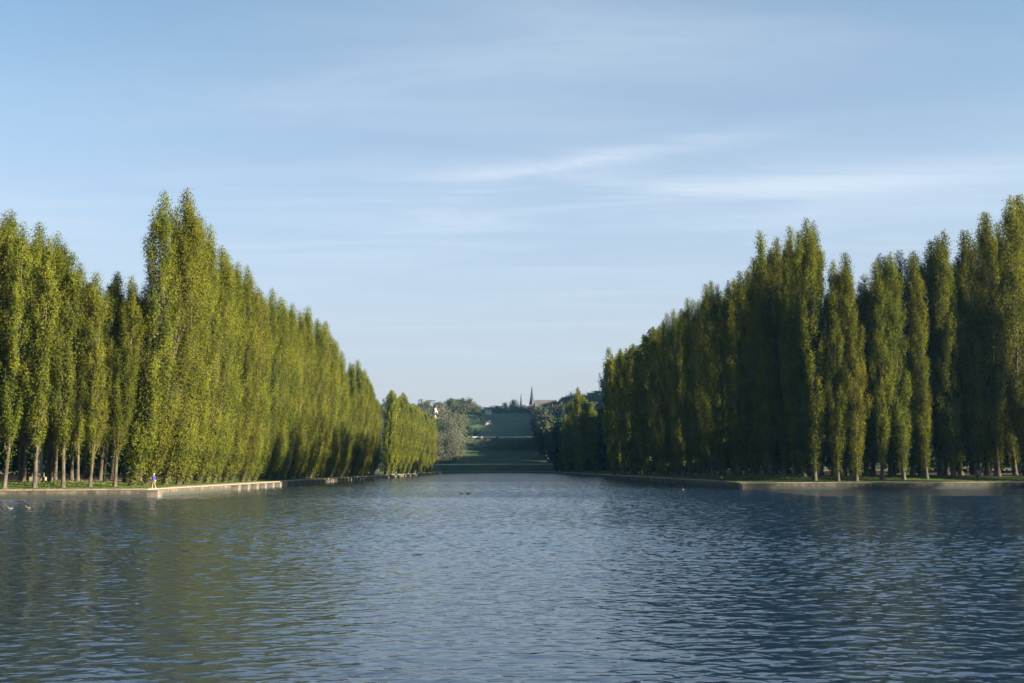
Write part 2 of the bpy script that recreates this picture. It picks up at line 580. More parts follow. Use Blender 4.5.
def inside(p):
    c = False
    n = len(OUT)
    for i in range(n):
        x1, y1 = OUT[i]
        x2, y2 = OUT[(i + 1) % n]
        if (y1 > p[1]) != (y2 > p[1]) and p[0] < (x2 - x1) * (p[1] - y1) / (y2 - y1) + x1:
            c = not c
    return c

def shore(x, y):
    p = Vector((x, y))
    return min(seg_dist(p, OV[i], OV[(i + 1) % len(OV)]) for i in range(len(OV)))

def smooth(a, b, x):
    t = max(0.0, min(1.0, (x - a) / (b - a)))
    return t * t * (3 - 2 * t)

def land(x, y):
    """height of the land"""
    s = shore(x, y)
    z = BANK + 0.85 * smooth(4.0, 12.0, s)
    if y < 30:
        z = BANK + 0.5 * smooth(1.0, 2.5, s)
    return z

def hill(x, y):
    z = np.interp(y, [690, 692, 703, 709, 716, 770, 800, 806, 1000, 1080, 1500], [0.95, 0.95, 5.7, 5.75, 6.2, 17.0, 27.5, 28.0, 57.0, 64.0, 68.0])
    ax = abs(x)
    if ax > 60:
        z = z + 0.05 * (ax - 60) * smooth(716, 900, y) * (1 - 0.4 * smooth(300, 900, ax))
        if x > 75: z = z + min(0.5 * (x - 75), 34) * smooth(716, 860, y)  # rise added on the sunward side so its shadow covers the sloping lawn
        z += 2.5 * math.sin(x * 0.011 + y * 0.006) * smooth(716, 860, y)
    return float(z)

def offset_pt(i, s):
    """vertex i of the water outline moved s metres on to the land (mitred)"""
    n = len(OV)
    a, b, c = OV[i - 1], OV[i], OV[(i + 1) % n]
    d1, d2 = (b - a).normalized(), (c - b).normalized()
    n1, n2 = Vector((d1.y, -d1.x)), Vector((d2.y, -d2.x))
    m = (n1 + n2)
    return b + m * (s / (1 + n1.dot(n2)))

# ground (everything this side of the far end)
S = 1500.0
pts, edges = [], []
def loop(ps):
    b = len(pts)
    pts.extend(Vector(p) for p in ps)
    edges.extend((b + i, b + (i + 1) % len(ps)) for i in range(len(ps)))
loop(OUT)
for s in (3.4, 7.5, 12.0):
    lp = []
    for i in range(len(OV)):
        q = offset_pt(i, s)
        if q.y > YE: q = Vector((q.x, YE))
        lp.append(q)
    b = len(pts)
    pts.extend(lp)
    edges.extend((b + i, b + (i + 1) % len(lp)) for i in range(len(lp)) if not (lp[i].y >= YE and lp[(i + 1) % len(lp)].y >= YE))
loop([(-S, -S), (S, -S), (S, YE), (-S, YE)])
for x in list(range(-300, 301, 40)) + [-900, -600, 600, 900]:
    for y in [-600, -150, -60] + list(range(-20, 690, 40)):
        if not inside((x, y)) and shore(x, y) > 15:
            pts.append(Vector((x, y)))
res = geometry.delaunay_2d_cdt(pts, edges, [], 0, 1e-4)
gv, gf = res[0], res[2]
gf = [f for f in gf if not inside(((gv[f[0]].x + gv[f[1]].x + gv[f[2]].x) / 3, (gv[f[0]].y + gv[f[1]].y + gv[f[2]].y) / 3))]
me = mesh_from('ground', [(v.x, v.y, land(v.x, v.y)) for v in gv], gf)
at_ = me.attributes.new('shore', 'FLOAT', 'POINT')
at_.data.foreach_set('value', [shore(v.x, v.y) for v in gv])
for p in me.polygons:
    if p.normal.z < 0: p.flip()
ground = tag(mobj('ground', me, M['ground']), kind='structure')

# hill beyond the far end of the canal
xs = list(range(-1500, -160, 90)) + list(range(-160, 161, 10)) + list(range(190, 1501, 90))
ys = [690, 692, 697, 703, 709, 716, 730, 745, 760, 770, 785, 800, 806, 830, 860, 900, 950, 1000, 1040, 1080, 1200, 1500]
hv = [(x, y, hill(x, y)) for y in ys for x in xs]
nx = len(xs)
hf = [(j * nx + i, j * nx + i + 1, (j + 1) * nx + i + 1, (j + 1) * nx + i) for j in range(len(ys) - 1) for i in range(nx - 1)]
tag(mobj('hill', mesh_from('hill', hv, hf, True), M['hill_grass']), kind='structure')

# water: waves are real geometry where the camera can make them out, a level sheet elsewhere
def build_water():
    r = np.random.default_rng(77)
    nw = 110
    lam = np.exp(r.uniform(math.log(0.20), math.log(1.45), nw))
    th = np.clip(r.normal(0, 0.75, nw), -1.5, 1.5) + math.pi / 2 + 0.12
    kx, ky = 2 * math.pi / lam * np.cos(th), 2 * math.pi / lam * np.sin(th)
    slope = WAVE_SLOPE * math.sqrt(2.0 / nw) * (lam / 1.0) ** -0.12
    amp = slope * lam / (2 * math.pi)
    ph = r.uniform(0, 6.283, nw)
    gx, gy, gp = r.uniform(0.02, 0.09, 6), r.uniform(0.05, 0.16, 6), r.uniform(0, 6.28, 6)
    def H(X, Y, step):
        z = np.zeros_like(X)
        for i in range(nw):
            f = np.clip((lam[i] / step - 2.6) / 1.2, 0, 1)
            if f <= 0: continue
            z += f * amp[i] * np.sin(kx[i] * X + ky[i] * Y + ph[i] + 0.6 * np.sin(0.21 * X + i) + 0.5 * np.sin(0.17 * Y + 2 * i))
        g = sum(np.sin(gx[i] * X + gy[i] * Y + gp[i]) for i in range(6)) / 6
        return z * (1 + 0.75 * g)
    V, Fq, flat = [], [], []
    base = 0
    for (y0, y1, x0, x1, dx, dy) in ((5.5, 52, -31, 32, 0.08, 0.058), (52, 108, -60, 62, 0.13, 0.088), (108, 240, -39.9, 34.9, 0.30, 0.20)):
        nx_, ny_ = int((x1 - x0) / dx) + 1, int((y1 - y0) / dy) + 2
        X, Y = np.meshgrid(np.linspace(x0, x1, nx_), y0 + np.arange(ny_) * dy)
        z = H(X, Y, dy)
        V.append(np.stack([X, Y, z], -1).reshape(-1, 3))
        i = np.arange((ny_ - 1) * nx_).reshape(ny_ - 1, nx_)[:, :-1].ravel() + base
        Fq.append(np.stack([i, i + 1, i + nx_ + 1, i + nx_], -1))
        flat.append(np.full(nx_ * ny_, {5.5: 0.0, 52: 0.75, 108: 1.0}[y0]))
        base += nx_ * ny_
    # level remainder
    yb = 240.0
    quads = [(-172, 2, 113, 5.5), (-172, 5.5, -31, 52), (32, 5.5, 113, 52), (-172, 52, -60, 107), (62, 52, 113, 144), (-60, 108, -39.9, 116), (34.9, 108, 62, 148), (-41, yb, 36, 691.5), (-41, 116, -39.9, yb), (34.9, 148, 36, yb), (-172, 107, -60, 108)]
    for (x0, y0, x1, y1) in quads:
        V.append(np.array([[x0, y0, 0], [x1, y0, 0], [x1, y1, 0], [x0, y1, 0]], dtype=float))
        Fq.append(np.array([[base, base + 1, base + 2, base + 3]]))
        flat.append(np.ones(4))
        base += 4
    V = np.concatenate(V).astype(np.float32); Fq = np.concatenate(Fq).astype(np.int32); flat = np.concatenate(flat).astype(np.float32)
    me = bpy.data.meshes.new('water')
    me.vertices.add(len(V)); me.vertices.foreach_set('co', V.ravel())
    me.loops.add(len(Fq) * 4); me.loops.foreach_set('vertex_index', Fq.ravel())
    me.polygons.add(len(Fq))
    me.polygons.foreach_set('loop_start', np.arange(0, len(Fq) * 4, 4, dtype=np.int32))
    me.polygons.foreach_set('loop_total', np.full(len(Fq), 4, dtype=np.int32))
    me.polygons.foreach_set('use_smooth', np.ones(len(Fq), dtype=bool))
    me.update(calc_edges=True)
    me.attributes.new('level', 'FLOAT', 'POINT').data.foreach_set('value', flat)
    return tag(mobj('water', me, M['water']), kind='structure')
WAVE_SLOPE = 0.071
build_water()

# gravel path along the banks and at the foot of the hill
def strip(name, idx, s0, s1, z, mat, n=60):
    V, Fc = [], []
    ends = [(offset_pt(i, s0), offset_pt(i, s1)) for i in idx]
    for (a0, a1), (b0, b1) in zip(ends, ends[1:]):
        for k in range(n + 1):
            t = k / n
            if k == 0 and V: continue
            p, q = a0.lerp(b0, t), a1.lerp(b1, t)
            V += [(p.x, p.y, z), (q.x, q.y, z)]
    for k in range(len(V) // 2 - 1):
        Fc.append((2 * k, 2 * k + 2, 2 * k + 3, 2 * k + 1))
    me = mesh_from(name, V, Fc)
    for p in me.polygons:
        if p.normal.z < 0: p.flip()
    return tag(mobj(name, me, mat), kind='structure')
strip('path', [5, 6, 7], 0.62, 3.1, BANK + 0.006, M['gravel'])
strip('path', [2, 3, 4], 0.62, 3.1, BANK + 0.006, M['gravel'])
strip('quay', [0, 1], 0.62, 2.2, BANK + 0.006, M['gravel'], 4)
pv = [(x, y, 5.80) for x in (-46, -20, 10, 37.5) for y in (703.4, 708.6)]
tag(mobj('path', mesh_from('path', pv, [(2 * i, 2 * i + 2, 2 * i + 3, 2 * i + 1) for i in range(3)]), M['gravel']), kind='structure')

# quay walls: coping, masonry body and projecting piers
def wall_run(mb_body, mb_cap, a, b, cap_h=0.16, over=0.07):
    a, b = Vector(a), Vector(b)
    d = (b - a).normalized()
    nrm = Vector((d.y, -d.x))                     # to the land
    rz = math.atan2(d.y, d.x)
    n = max(1, int((b - a).length / 30))
    for i in range(n):
        p, q = a.lerp(b, i / n), a.lerp(b, (i + 1) / n)
        c = (p + q) / 2
        L = (q - p).length
        cb = c + nrm * 0.28
        mb_body.box((cb.x, cb.y, BANK / 2 - 0.45 - 0.09), (L, 0.56, BANK + 0.9 - 0.14), rz)
    k = max(1, int((b - a).length / 2.0))
    for i in range(k):
        p, q = a.lerp(b, i / k), a.lerp(b, (i + 1) / k)
        c = (p + q) / 2 + nrm * (0.3 - over / 2)
        h = cap_h + random.uniform(-0.008, 0.008)
        mb_cap.box((c.x, c.y, BANK - 0.15 + h / 2 + 0.012), ((q - p).length - 0.015, 0.62 + over, h), rz, 0.015)

def quay_wall(label, idx, piers):
    root = empty('quay_wall', (OUT[idx[0]][0], OUT[idx[0]][1], 0))
    inv = Matrix.Translation((-root.location.x, -root.location.y, 0))
    body, cap = MB(), MB()
    for i, j in zip(idx, idx[1:]):
        wall_run(body, cap, OUT[i], OUT[j])
    for nm, mb, mt in (('masonry', body, M['wall']), ('coping', cap, M['stone'])):
        mb.v = [tuple(inv @ Vector(v)) for v in mb.v]
        mb.build(nm, mt, root)
    pm = None
    for (x, y, w, dpt, h, rz) in piers:
        if pm is None or (w, dpt, h) != pm[1]:
            q = MB()
            q.box((0, 0, h / 2 - 0.4), (w, dpt, h + 0.8), 0, 0.02)
            q.box((0, 0, h - 0.06), (w + 0.08, dpt + 0.08, 0.14), 0, 0.02)
            pm = (mesh_from('pier', q.v, q.f), (w, dpt, h))
        o = mobj('pier', pm[0], M['stone_block'], root)
        o.location = (x - root.location.x, y - root.location.y, 0)
        o.rotation_euler = (0, 0, rz)
    return tag(root, label, 'wall')
lp = [(XL + 0.5, y, 1.2, 1.5, BANK - 0.18, 0) for y in np.arange(150.0, 640.0, 5.6)]
lp += [(XL + 0.35, CL[1] + 0.75, 1.7, 1.5, BANK - 0.17, 0.0)]
quay_wall('long stone canal wall with many pale piers below the sunlit poplars', [5, 6], lp)
quay_wall('mottled stone basin wall with pale coping under the walker in blue', [6, 7], [])
quay_wall('shadowed stone canal wall below the dark poplar row', [3, 4], [(XR - 0.2, y, 0.9, 1.2, BANK - 0.2, 0) for y in np.arange(190.0, 640.0, 9.0)])
quay_wall('dark basin wall with one pale stone block beneath the walker in dark clothes', [2, 3],
          [(XR + 2.8, CR[1] + 0.0, 5.0, 0.5, BANK - 0.22, -0.065)])
quay_wall('far end wall closing the canal below the dark grass slope', [4, 5], [])
quay_wall('plain stone quay edge under the camera', [0, 1], [])
quay_wall('basin wall out of sight on the sunward side', [1, 2], [])

# ------------------------------------------------------------------ trees
def rand_quads(P, size, outward=None, bias=0.5, r=None, aspect=(0.55, 0.9), droop=0.0):
    """leaf-sized rhombic faces at the points P"""
    r = r or rng
    n = len(P)
    nr = r.normal(size=(n, 3))
    if outward is not None:
        nr = nr * (1 - bias) + outward * bias * 1.6
    nr /= np.linalg.norm(nr, axis=1)[:, None] + 1e-9
    t = r.normal(size=(n, 3))
    t[:, 2] += droop
    t -= nr * (t * nr).sum(1)[:, None]
    t /= np.linalg.norm(t, axis=1)[:, None] + 1e-9
    b = np.cross(nr, t)
    s = np.asarray(size) if hasattr(size, '__len__') else np.full(n, size)
    s = (s * r.uniform(0.7, 1.3, n))[:, None] * 0.5
    w = s * r.uniform(aspect[0], aspect[1], n)[:, None]
    return np.stack([P - t * s, P + b * w, P + t * s, P - b * w], axis=1)

def poplar_meshes(seed, H=36.0, base=3.0, rad=2.4, nleaf=24000, lean=0.0, leafsize=0.185, sides=6, sparse=1.0, spires=3, skirt=0.07, girth=0.31):
    """Lombardy poplar: trunk with steep limbs; leaves in tall narrow plumes around each limb"""
    r = np.random.default_rng(seed)
    tb = MB()
    ph = r.uniform(0, 6.28, 4)
    def axis(z):
        return np.array([-lean * math.exp(-z / 6.0) + 0.25 * math.sin(z * 0.16 + ph[0]), 0.25 * math.sin(z * 0.13 + ph[1]), z])
    zs = np.concatenate([[-0.4, 0.0, 0.5, 1.2, 2.5], np.linspace(4, H * 0.96, 13)])
    rt = girth * H / 36
    tb.tube([axis(max(z, 0)) + np.array([0, 0, min(z, 0)]) for z in zs], [rt * (1 - max(z, 0) / H * 0.97) ** 0.9 * (1.0 + 0.55 * math.exp(-max(z, 0) / 0.7)) for z in zs], sides + 2)
    # leaders that make separate spires at the top
    leaders = [(0.25 * H, H, np.zeros(2))]
    for k in range(spires - 1):
        a = r.uniform(0, 6.28)
        o = r.uniform(0.55, 1.05) * rad * 0.5
        leaders.append((r.uniform(0.3, 0.5) * H, H * r.uniform(0.82, 0.97), np.array([math.cos(a), math.sin(a)]) * o))
    lead_pts = []
    for z0, z1, o in leaders[1:]:
        pts_ = []
        for t in np.linspace(0, 1, 7):
            z = z0 + (z1 - z0) * t
            pts_.append(axis(z) + np.array([*(o * (1 - math.exp(-t * 4))), 0]))
        tb.tube(pts_, np.linspace(0.16, 0.02, 7) * H / 36, 4, False)
    # limbs
    nl = int(96 * sparse)
    P, O, SZ = [], [], []
    per = nleaf / nl
    for i in range(nl):
        v = (i + r.uniform(0, 1)) / nl
        z0 = base * 0.7 + (H * 0.86 - base * 0.7) * v ** 0.95
        a = i * 2.39996 + r.uniform(-0.5, 0.5)
        prof = rad * min(1.0, 0.55 + 2.0 * v) * (1 - v ** 3.8) ** 0.5
        reach = prof * r.uniform(0.45, 1.08)
        L = r.uniform(4.5, 8.5) * (1 - 0.45 * v) * H / 36
        L = min(L, (H * r.uniform(0.93, 1.0) - z0) * 0.98)
        ld = leaders[r.integers(0, len(leaders))] if z0 > 0.45 * H else leaders[0]
        if z0 + L > ld[1]: L = max(1.2, ld[1] - z0)
        sh = ld[2] * (1 - math.exp(-max(0, (z0 - ld[0])) / (H * 0.15)))
        dirv = np.array([math.cos(a), math.sin(a), 0])
        st = axis(z0)
        def lp_(t):
            q = axis(z0 + L * t)
            return q + np.array([sh[0], sh[1], 0]) * (0.3 + 0.7 * t) + dirv * reach * (1 - np.exp(-2.6 * t)) 
        tt = np.linspace(0, 0.92, 6)
        tb.tube([st if t == 0 else lp_(t) for t in tt], np.linspace(0.085, 0.012, 6) * (1 - 0.5 * v) * H / 36, 4, False)
        n = int(per * r.uniform(0.6, 1.4) * (0.55 + L / (7 * H / 36)) * 0.75)
        # each limb carries a few plumes
        for s_ in range(3):
            m = n // 3
            if m < 3: continue
            t0 = r.uniform(0.12, 0.55)
            span = r.uniform(0.4, 0.62)
            t = t0 + span * r.beta(1.3, 1.7, m)
            rel = (t - t0) / span
            a2 = r.uniform(0, 6.28)
            cen = np.array([lp_(q) for q in np.linspace(t0, t0 + span, 8)])
            c = np.stack([np.interp(rel, np.linspace(0, 1, 8), cen[:, k]) for k in range(3)], axis=1)
            c += np.array([math.cos(a2), math.sin(a2), 0]) * (0.35 * r.uniform(0.2, 1) * rad / 2.4)
            sg = (0.29 * np.sin(np.pi * np.clip(rel * 0.85 + 0.12, 0, 1)) + 0.05) * rad / 2.4
            off = np.clip(r.normal(size=(m, 3)), -1.8, 1.8) * sg[:, None]
            off[:, 2] *= 2.2
            P.append(c + off)
            ow = off * np.array([1, 1, 0.4]) + dirv * 0.22 + np.array([0, 0, 0.12])
            O.append(ow / (np.linalg.norm(ow, axis=1)[:, None] + 1e-6))
    # feathering: small shoots up the trunk
    m = int(nleaf * 0.07)
    z = base * 0.55 + (H * 0.97 - base * 0.55) * r.uniform(0, 1, m)
    ax = np.array([axis(q) for q in z])
    off = r.normal(size=(m, 3)) * 0.42
    P.append(ax + off)
    O.append(off / (np.linalg.norm(off, axis=1)[:, None] + 1e-6))
    # leafy shoots clothing the lower trunk
    m = int(nleaf * skirt)
    if m:
        z = base * 0.45 + (base + 6.5) * r.beta(1.3, 1.5, m)
        ax = np.array([axis(q) for q in z])
        off = np.clip(r.normal(size=(m, 3)), -1.8, 1.8) * (0.32 + 0.045 * z)[:, None]
        P.append(ax + off)
        O.append(off / (np.linalg.norm(off, axis=1)[:, None] + 1e-6))
    # the very tips
    for z0, z1, o in leaders:
        m = int(nleaf * 0.016)
        t = r.beta(1.2, 1.5, m)
        z = z1 * 0.915 + (z1 * 0.083) * t
        ax = np.array([axis(q) for q in z]) + np.array([o[0], o[1], 0])
        off = np.clip(r.normal(size=(m, 3)), -1.9, 1.9) * (0.46 * (1 - t) ** 0.5 + 0.15)[:, None]
        P.append(ax + off)
        O.append(off / (np.linalg.norm(off, axis=1)[:, None] + 1e-6))
    P = np.concatenate(P); O = np.concatenate(O)
    P = P[P[:, 2] > 0.3] if False else P
    O = O[:len(P)]
    V = rand_quads(P, leafsize, O, 0.58, r, droop=0.6)
    crown = mesh_quads('poplar_crown', V)
    crown.materials.append(M['leaf'])
    trunk = mesh_from('poplar_trunk', tb.v, tb.f, True)
    trunk.materials.append(M['bark'])
    return trunk, crown

def tree(name, meshes, loc, rz, s, label, cat, group):
    o = empty(name, loc, rz, s)
    tag(o, label, cat, group)
    link(bpy.data.objects.new('trunk', meshes[0]), o)
    link(bpy.data.objects.new('crown', meshes[1]), o)
    return o

NEAR = [poplar_meshes(100 + i, 36, b, rd, 38000, 0, spires=sp) for i, (b, rd, sp) in enumerate([(3.2, 2.35, 3), (2.4, 2.5, 3), (4.0, 2.1, 2), (2.8, 2.65, 4), (3.4, 2.2, 2)])]
HIGH = [poplar_meshes(200 + i, 36, b, rd * 0.86, 33000, 0, spires=sp, skirt=0.0, girth=0.25) for i, (b, rd, sp) in enumerate([(6.5, 2.7, 3), (7.5, 2.8, 3), (6.0, 2.6, 4)])]
LEAN = [poplar_meshes(300 + i, 36, b, rd, 38000, ln, spires=sp) for i, (b, rd, ln, sp) in enumerate([(0.6, 2.7, 2.4, 3), (1.0, 2.5, 3.0, 3), (0.4, 2.9, 1.9, 4), (1.2, 2.5, 2.6, 2)])]
FAR = [poplar_meshes(400 + i, 36, b, 2.9, 11000, ln, 0.40, 4, 0.7, sp) for i, (b, ln, sp) in enumerate([(2.2, 2.6, 3), (2.6, 1.6, 3), (2.0, 0.8, 2)])]

ORD = ['first', 'second', 'third', 'fourth', 'fifth', 'sixth', 'seventh', 'eighth', 'ninth', 'tenth', 'eleventh', 'twelfth', 'thirteenth', 'fourteenth']
def top_h(px, py, d):
    """height above the land of a tree whose tip is seen at (px, py)"""
    return at(px, py, d).z

def place_poplar(x, y, h, kind, rot, label, group, wide=1.0):
    z = land(x, y) - 0.05
    k = (h - z) / 36.0
    s = k ** 0.5 * wide * rng.uniform(0.86, 1.10)
    o = tree('poplar_tree', kind, (x, y, z), rot, (s, s, k), label, 'tree', group)
    o.rotation_euler = (rng.normal(0, 0.010), rng.normal(0, 0.010), rot)
    return o

# sunlit canal row: three stretches with gaps between
TOPL = [(150, 192), (160, 188), (175, 188), (190, 214), (205, 232), (222, 250), (240, 272), (262, 290), (285, 303), (305, 313), (325, 328), (333, 341), (339, 356), (344, 386), (346.5, 361), (352, 360), (362, 368), (370, 386), (380, 412), (384, 390), (390, 391), (400, 397), (414, 406), (428, 418)]
def tip_at(tab, px):
    return float(np.interp(px, [a for a, b in tab], [b for a, b in tab]))
i = 0
g = 'poplars along the sunlit canal bank'
for (y0, y1, st, kinds) in ((124.0, 273.0, 4.9, LEAN), (282, 345, 5.2, LEAN), (378, 640, 7.6, FAR)):
    y = y0
    first = True
    while y < y1:
        x = XL - 2.6 + rng.uniform(-0.3, 0.3)
        px = 500 + 1000 * x / y
        jit = rng.normal(0, 5.0) * min(1.0, 170 / y) if i > 1 else 0
        h = top_h(px, tip_at(TOPL, px) + jit, y)
        k = kinds[i % len(kinds)]
        if i == 0: lab = 'tallest sunlit poplar at the corner above the walker in blue'
        elif y0 < 130 and i < 12: lab = '%s poplar behind the tall corner one in the sunlit canal row' % ORD[i]
        elif y0 < 130: lab = 'sunlit poplar melting into the long unbroken stretch of the canal row'
        elif y0 < 300: lab = 'slender poplar in the short separate stretch beyond the first gap' if not first else 'front poplar of the short stretch after the first gap, shaded on one side'
        else: lab = 'small distant poplar in the last sunlit stretch of the canal row' if not first else 'front poplar of the last sunlit stretch, dark on its near side'
        place_poplar(x, y, h, k, rng.uniform(-0.25, 0.25), lab, g, 1.0 if y < 380 else 1.1)
        y += st * rng.uniform(0.9, 1.1)
        i += 1
        first = False
# second row behind it
for k_, y in enumerate(np.arange(148.0, 280.0, 6.2)):
    x = XL - 8.6 + rng.uniform(-0.4, 0.4)
    px = 500 + 1000 * x / y
    h = top_h(px, tip_at(TOPL, px + 14) + abs(rng.normal(6, 5)), y)
    place_poplar(x, y, h, NEAR[k_ % 5], rng.uniform(0, 6.28), 'poplar of the second row peeping between the sunlit canal poplars', 'second row of poplars behind the sunlit bank')

# lawn by the walker in blue: rows running away from the corner
TOPA = [(-60, 190), (0, 213), (12, 220), (30, 228), (48, 238), (65, 252), (84, 272), (100, 278), (116, 274), (128, 280), (140, 285)]
rn = ['front row', 'second row', 'third row', 'hindmost row']
for q in range(4):
    c_ = 0
    px = (121, 137, 129, 143)[q]
    while px > -40:
        y = CL[1] + (5.5, 11.5, 18.0, 26.0)[q] + rng.uniform(-0.5, 0.5) - 0.02 * (130 - px)
        x = (px - 502) * y / 1000
        h = top_h(px, tip_at(TOPA, px) + (rng.normal(1, 5) if q == 0 else rng.normal(4, 6)), y)
        lab = '%s poplar from the corner in the %s behind the lawn, bare lower trunk' % (ORD[c_], rn[q])
        place_poplar(x, y, h, HIGH[(q + c_ * 2) % 3], rng.uniform(0, 6.28), lab, 'poplars on the lawn behind the walker in blue')
        px -= (27, 27, 28, 30)[q] * rng.uniform(0.88, 1.12)
        c_ += 1

# shaded canal row
TOPR = [(608, 357), (616, 352), (630, 348), (645, 336), (655, 325), (668, 318), (680, 314), (690, 300), (705, 295), (718, 283), (732, 280), (742, 272), (757, 265), (764, 262), (772, 240), (782, 232), (792, 228), (806, 217), (820, 216), (830, 222)]
ysr = []
y = 150.5
while y < 338:
    ysr.append(y); y += 4.8 * rng.uniform(0.9, 1.1)
for k_, y in enumerate(ysr):
    x = np.interp(y, [150, 340], [47.5, 37.6]) + rng.uniform(-0.4, 0.4)
    px = 500 + 1000 * x / y
    h = top_h(px, tip_at(TOPR, px) + (rng.normal(1, 5) * min(1.0, 180 / y) if k_ > 0 else 2), y)
    if k_ == 0: lab = 'tallest dark poplar at the corner where the shaded canal row begins'
    elif k_ < 14: lab = '%s poplar behind the tall corner one in the dark canal row' % ORD[k_]
    else: lab = 'poplar melting into the dark unbroken stretch of the shaded canal row'
    place_poplar(x, y, h, (NEAR if k_ < 24 else FAR)[k_ % (5 if k_ < 24 else 3)], rng.uniform(0, 6.28), lab, 'poplars along the shaded canal bank')
for k_, y in enumerate(np.arange(153.5, 338, 6.0)):
    x = np.interp(y, [150, 340], [54.5, 43.6]) + rng.uniform(-0.5, 0.5)
    px = 500 + 1000 * x / y
    h = top_h(px, tip_at(TOPR, min(px, 826)) + rng.uniform(2, 16), y) if px < 835 else 37
    place_poplar(x, y, h, NEAR[(k_ + 2) % 5], rng.uniform(0, 6.28), 'poplar of the second row rising behind the shaded canal poplars', 'second row of poplars behind the shaded bank')
# lone clump further down the shaded bank
for k_, (px, py, d) in enumerate([(592, 402, 425), (585, 396, 455), (578, 387, 485), (575, 393, 520), (570, 402, 560), (565, 414, 600), (562, 424, 640)]):
    x = (px - 500) * d / 1000
    lab = ['nearest', 'second', 'tallest', 'fourth', 'fifth', 'sixth', 'hindmost'][k_] + ' poplar of the small dark clump far down the shaded bank'
    place_poplar(x, d, top_h(px, py, d), FAR[k_ % 3], rng.uniform(0, 6.28), lab, 'poplar clump far down the shaded bank', 1.25)

# lawn by the walker in dark clothes
TOPB = [(836, 285), (850, 272), (858, 268), (871, 268), (885, 256), (899, 243), (908, 262), (914, 246), (925, 243), (934, 262), (944, 230), (952, 228), (962, 250), (972, 255), (978, 232), (986, 226), (996, 203), (1004, 212), (1013, 240), (1022, 198), (1045, 190), (1080, 200)]
front = [840, 857, 881, 905, 930, 955, 980, 1004, 1028, 1053]
for q in range(3):
    for c_, px0 in enumerate(front):
        px = px0 + (0, 10, -7)[q] + rng.uniform(-2, 2)
        y = np.interp(px, [840, 1050], [149.5, 154.0]) + q * 6.5 + rng.uniform(-0.4, 0.4)
        x = (px - 500) * y / 1000
        h = top_h(px, tip_at(TOPB, px) + (rng.normal(0, 2) if q == 0 else rng.uniform(2, 16)), y)
        lab = '%s poplar along from the dark corner in the %s behind the shady lawn' % (ORD[c_], ['front row', 'second row', 'back row'][q])
        place_poplar(x, y, h, NEAR[(c_ + 2 * q) % 5], rng.uniform(0, 6.28), lab, 'poplars on the lawn behind the walker in dark clothes', (0.95, 1.15, 1.15)[q])

for k_, y in enumerate(np.arange(92, 172, 5.6)):  # unseen row, added only to shade the darker bank; positions guessed
    x = 121 + rng.uniform(-0.6, 0.6)
    place_poplar(x, y, 29 + rng.uniform(-2, 2), NEAR[k_ % 5], rng.uniform(0, 6.28), 'poplar out of sight beside the basin, shading the darker bank', 'poplars out of sight beside the basin')
for k_, px in enumerate((1078, 1110)):  # more unseen poplars, also added for the shade they cast
    y = 146.0
    place_poplar((px - 500) * y / 1000, y, 36 + rng.uniform(-2, 2), NEAR[(k_ + 3) % 5], rng.uniform(0, 6.28), 'poplar continuing the shady lawn row past the edge of the picture', 'poplars continuing the shady lawn row')

# ------------------------------------------------------------------ broad trees on the hill and woods
def broad_meshes(seed, H, W, nleaf, leafsize, mat, open_=0.5):
    r = np.random.default_rng(seed)
    tb = MB()
    tb.tube([(0, 0, -0.5), (0, 0, H * 0.25), (0.2, 0.1, H * 0.55), (0.1, 0, H * 0.85)], [0.035 * H, 0.028 * H, 0.016 * H, 0.004 * H], 6)
    P, O = [], []
    nb = 26
    for i in range(nb):
        a = i * 2.39996 + r.uniform(-0.4, 0.4)
        v = (i + 0.5) / nb
        z0 = H * (0.08 + 0.5 * v)
        rr = W * 0.5 * (math.sin(math.pi * (0.28 + 0.66 * v)) ** 0.7) * r.uniform(0.6, 1.05)
        tip = np.array([math.cos(a) * rr, math.sin(a) * rr, H * (0.14 + 0.82 * v) * r.uniform(0.93, 1.04)])
        st = np.array([0, 0, z0])
        mid = st * 0.45 + tip * 0.55 + np.array([0, 0, H * 0.03])
        tb.tube([st, mid, tip], [0.010 * H, 0.006 * H, 0.002 * H], 4, False)
        for t in (0.55, 0.8, 1.0):
            c = st * (1 - t) + tip * t
            m = int(nleaf / nb / 3)
            sg = H * 0.055 * r.uniform(0.7, 1.3)
            off = r.normal(size=(m, 3)) * np.array([sg, sg, sg * 0.75])
            P.append(c + off)
            ow = off + np.array([0, 0, sg * 0.3])
            O.append(ow / (np.linalg.norm(ow, axis=1)[:, None] + 1e-6))
    P = np.concatenate(P); O = np.concatenate(O)
    P[:, 2] = np.maximum(P[:, 2], H * 0.02)
    crown = mesh_quads('broad_crown', rand_quads(P, leafsize, O, open_, r))
    crown.materials.append(mat)
    trunk = mesh_from('broad_trunk', tb.v, tb.f, True)
    trunk.materials.append(M['bark_dark'])
    return trunk, crown

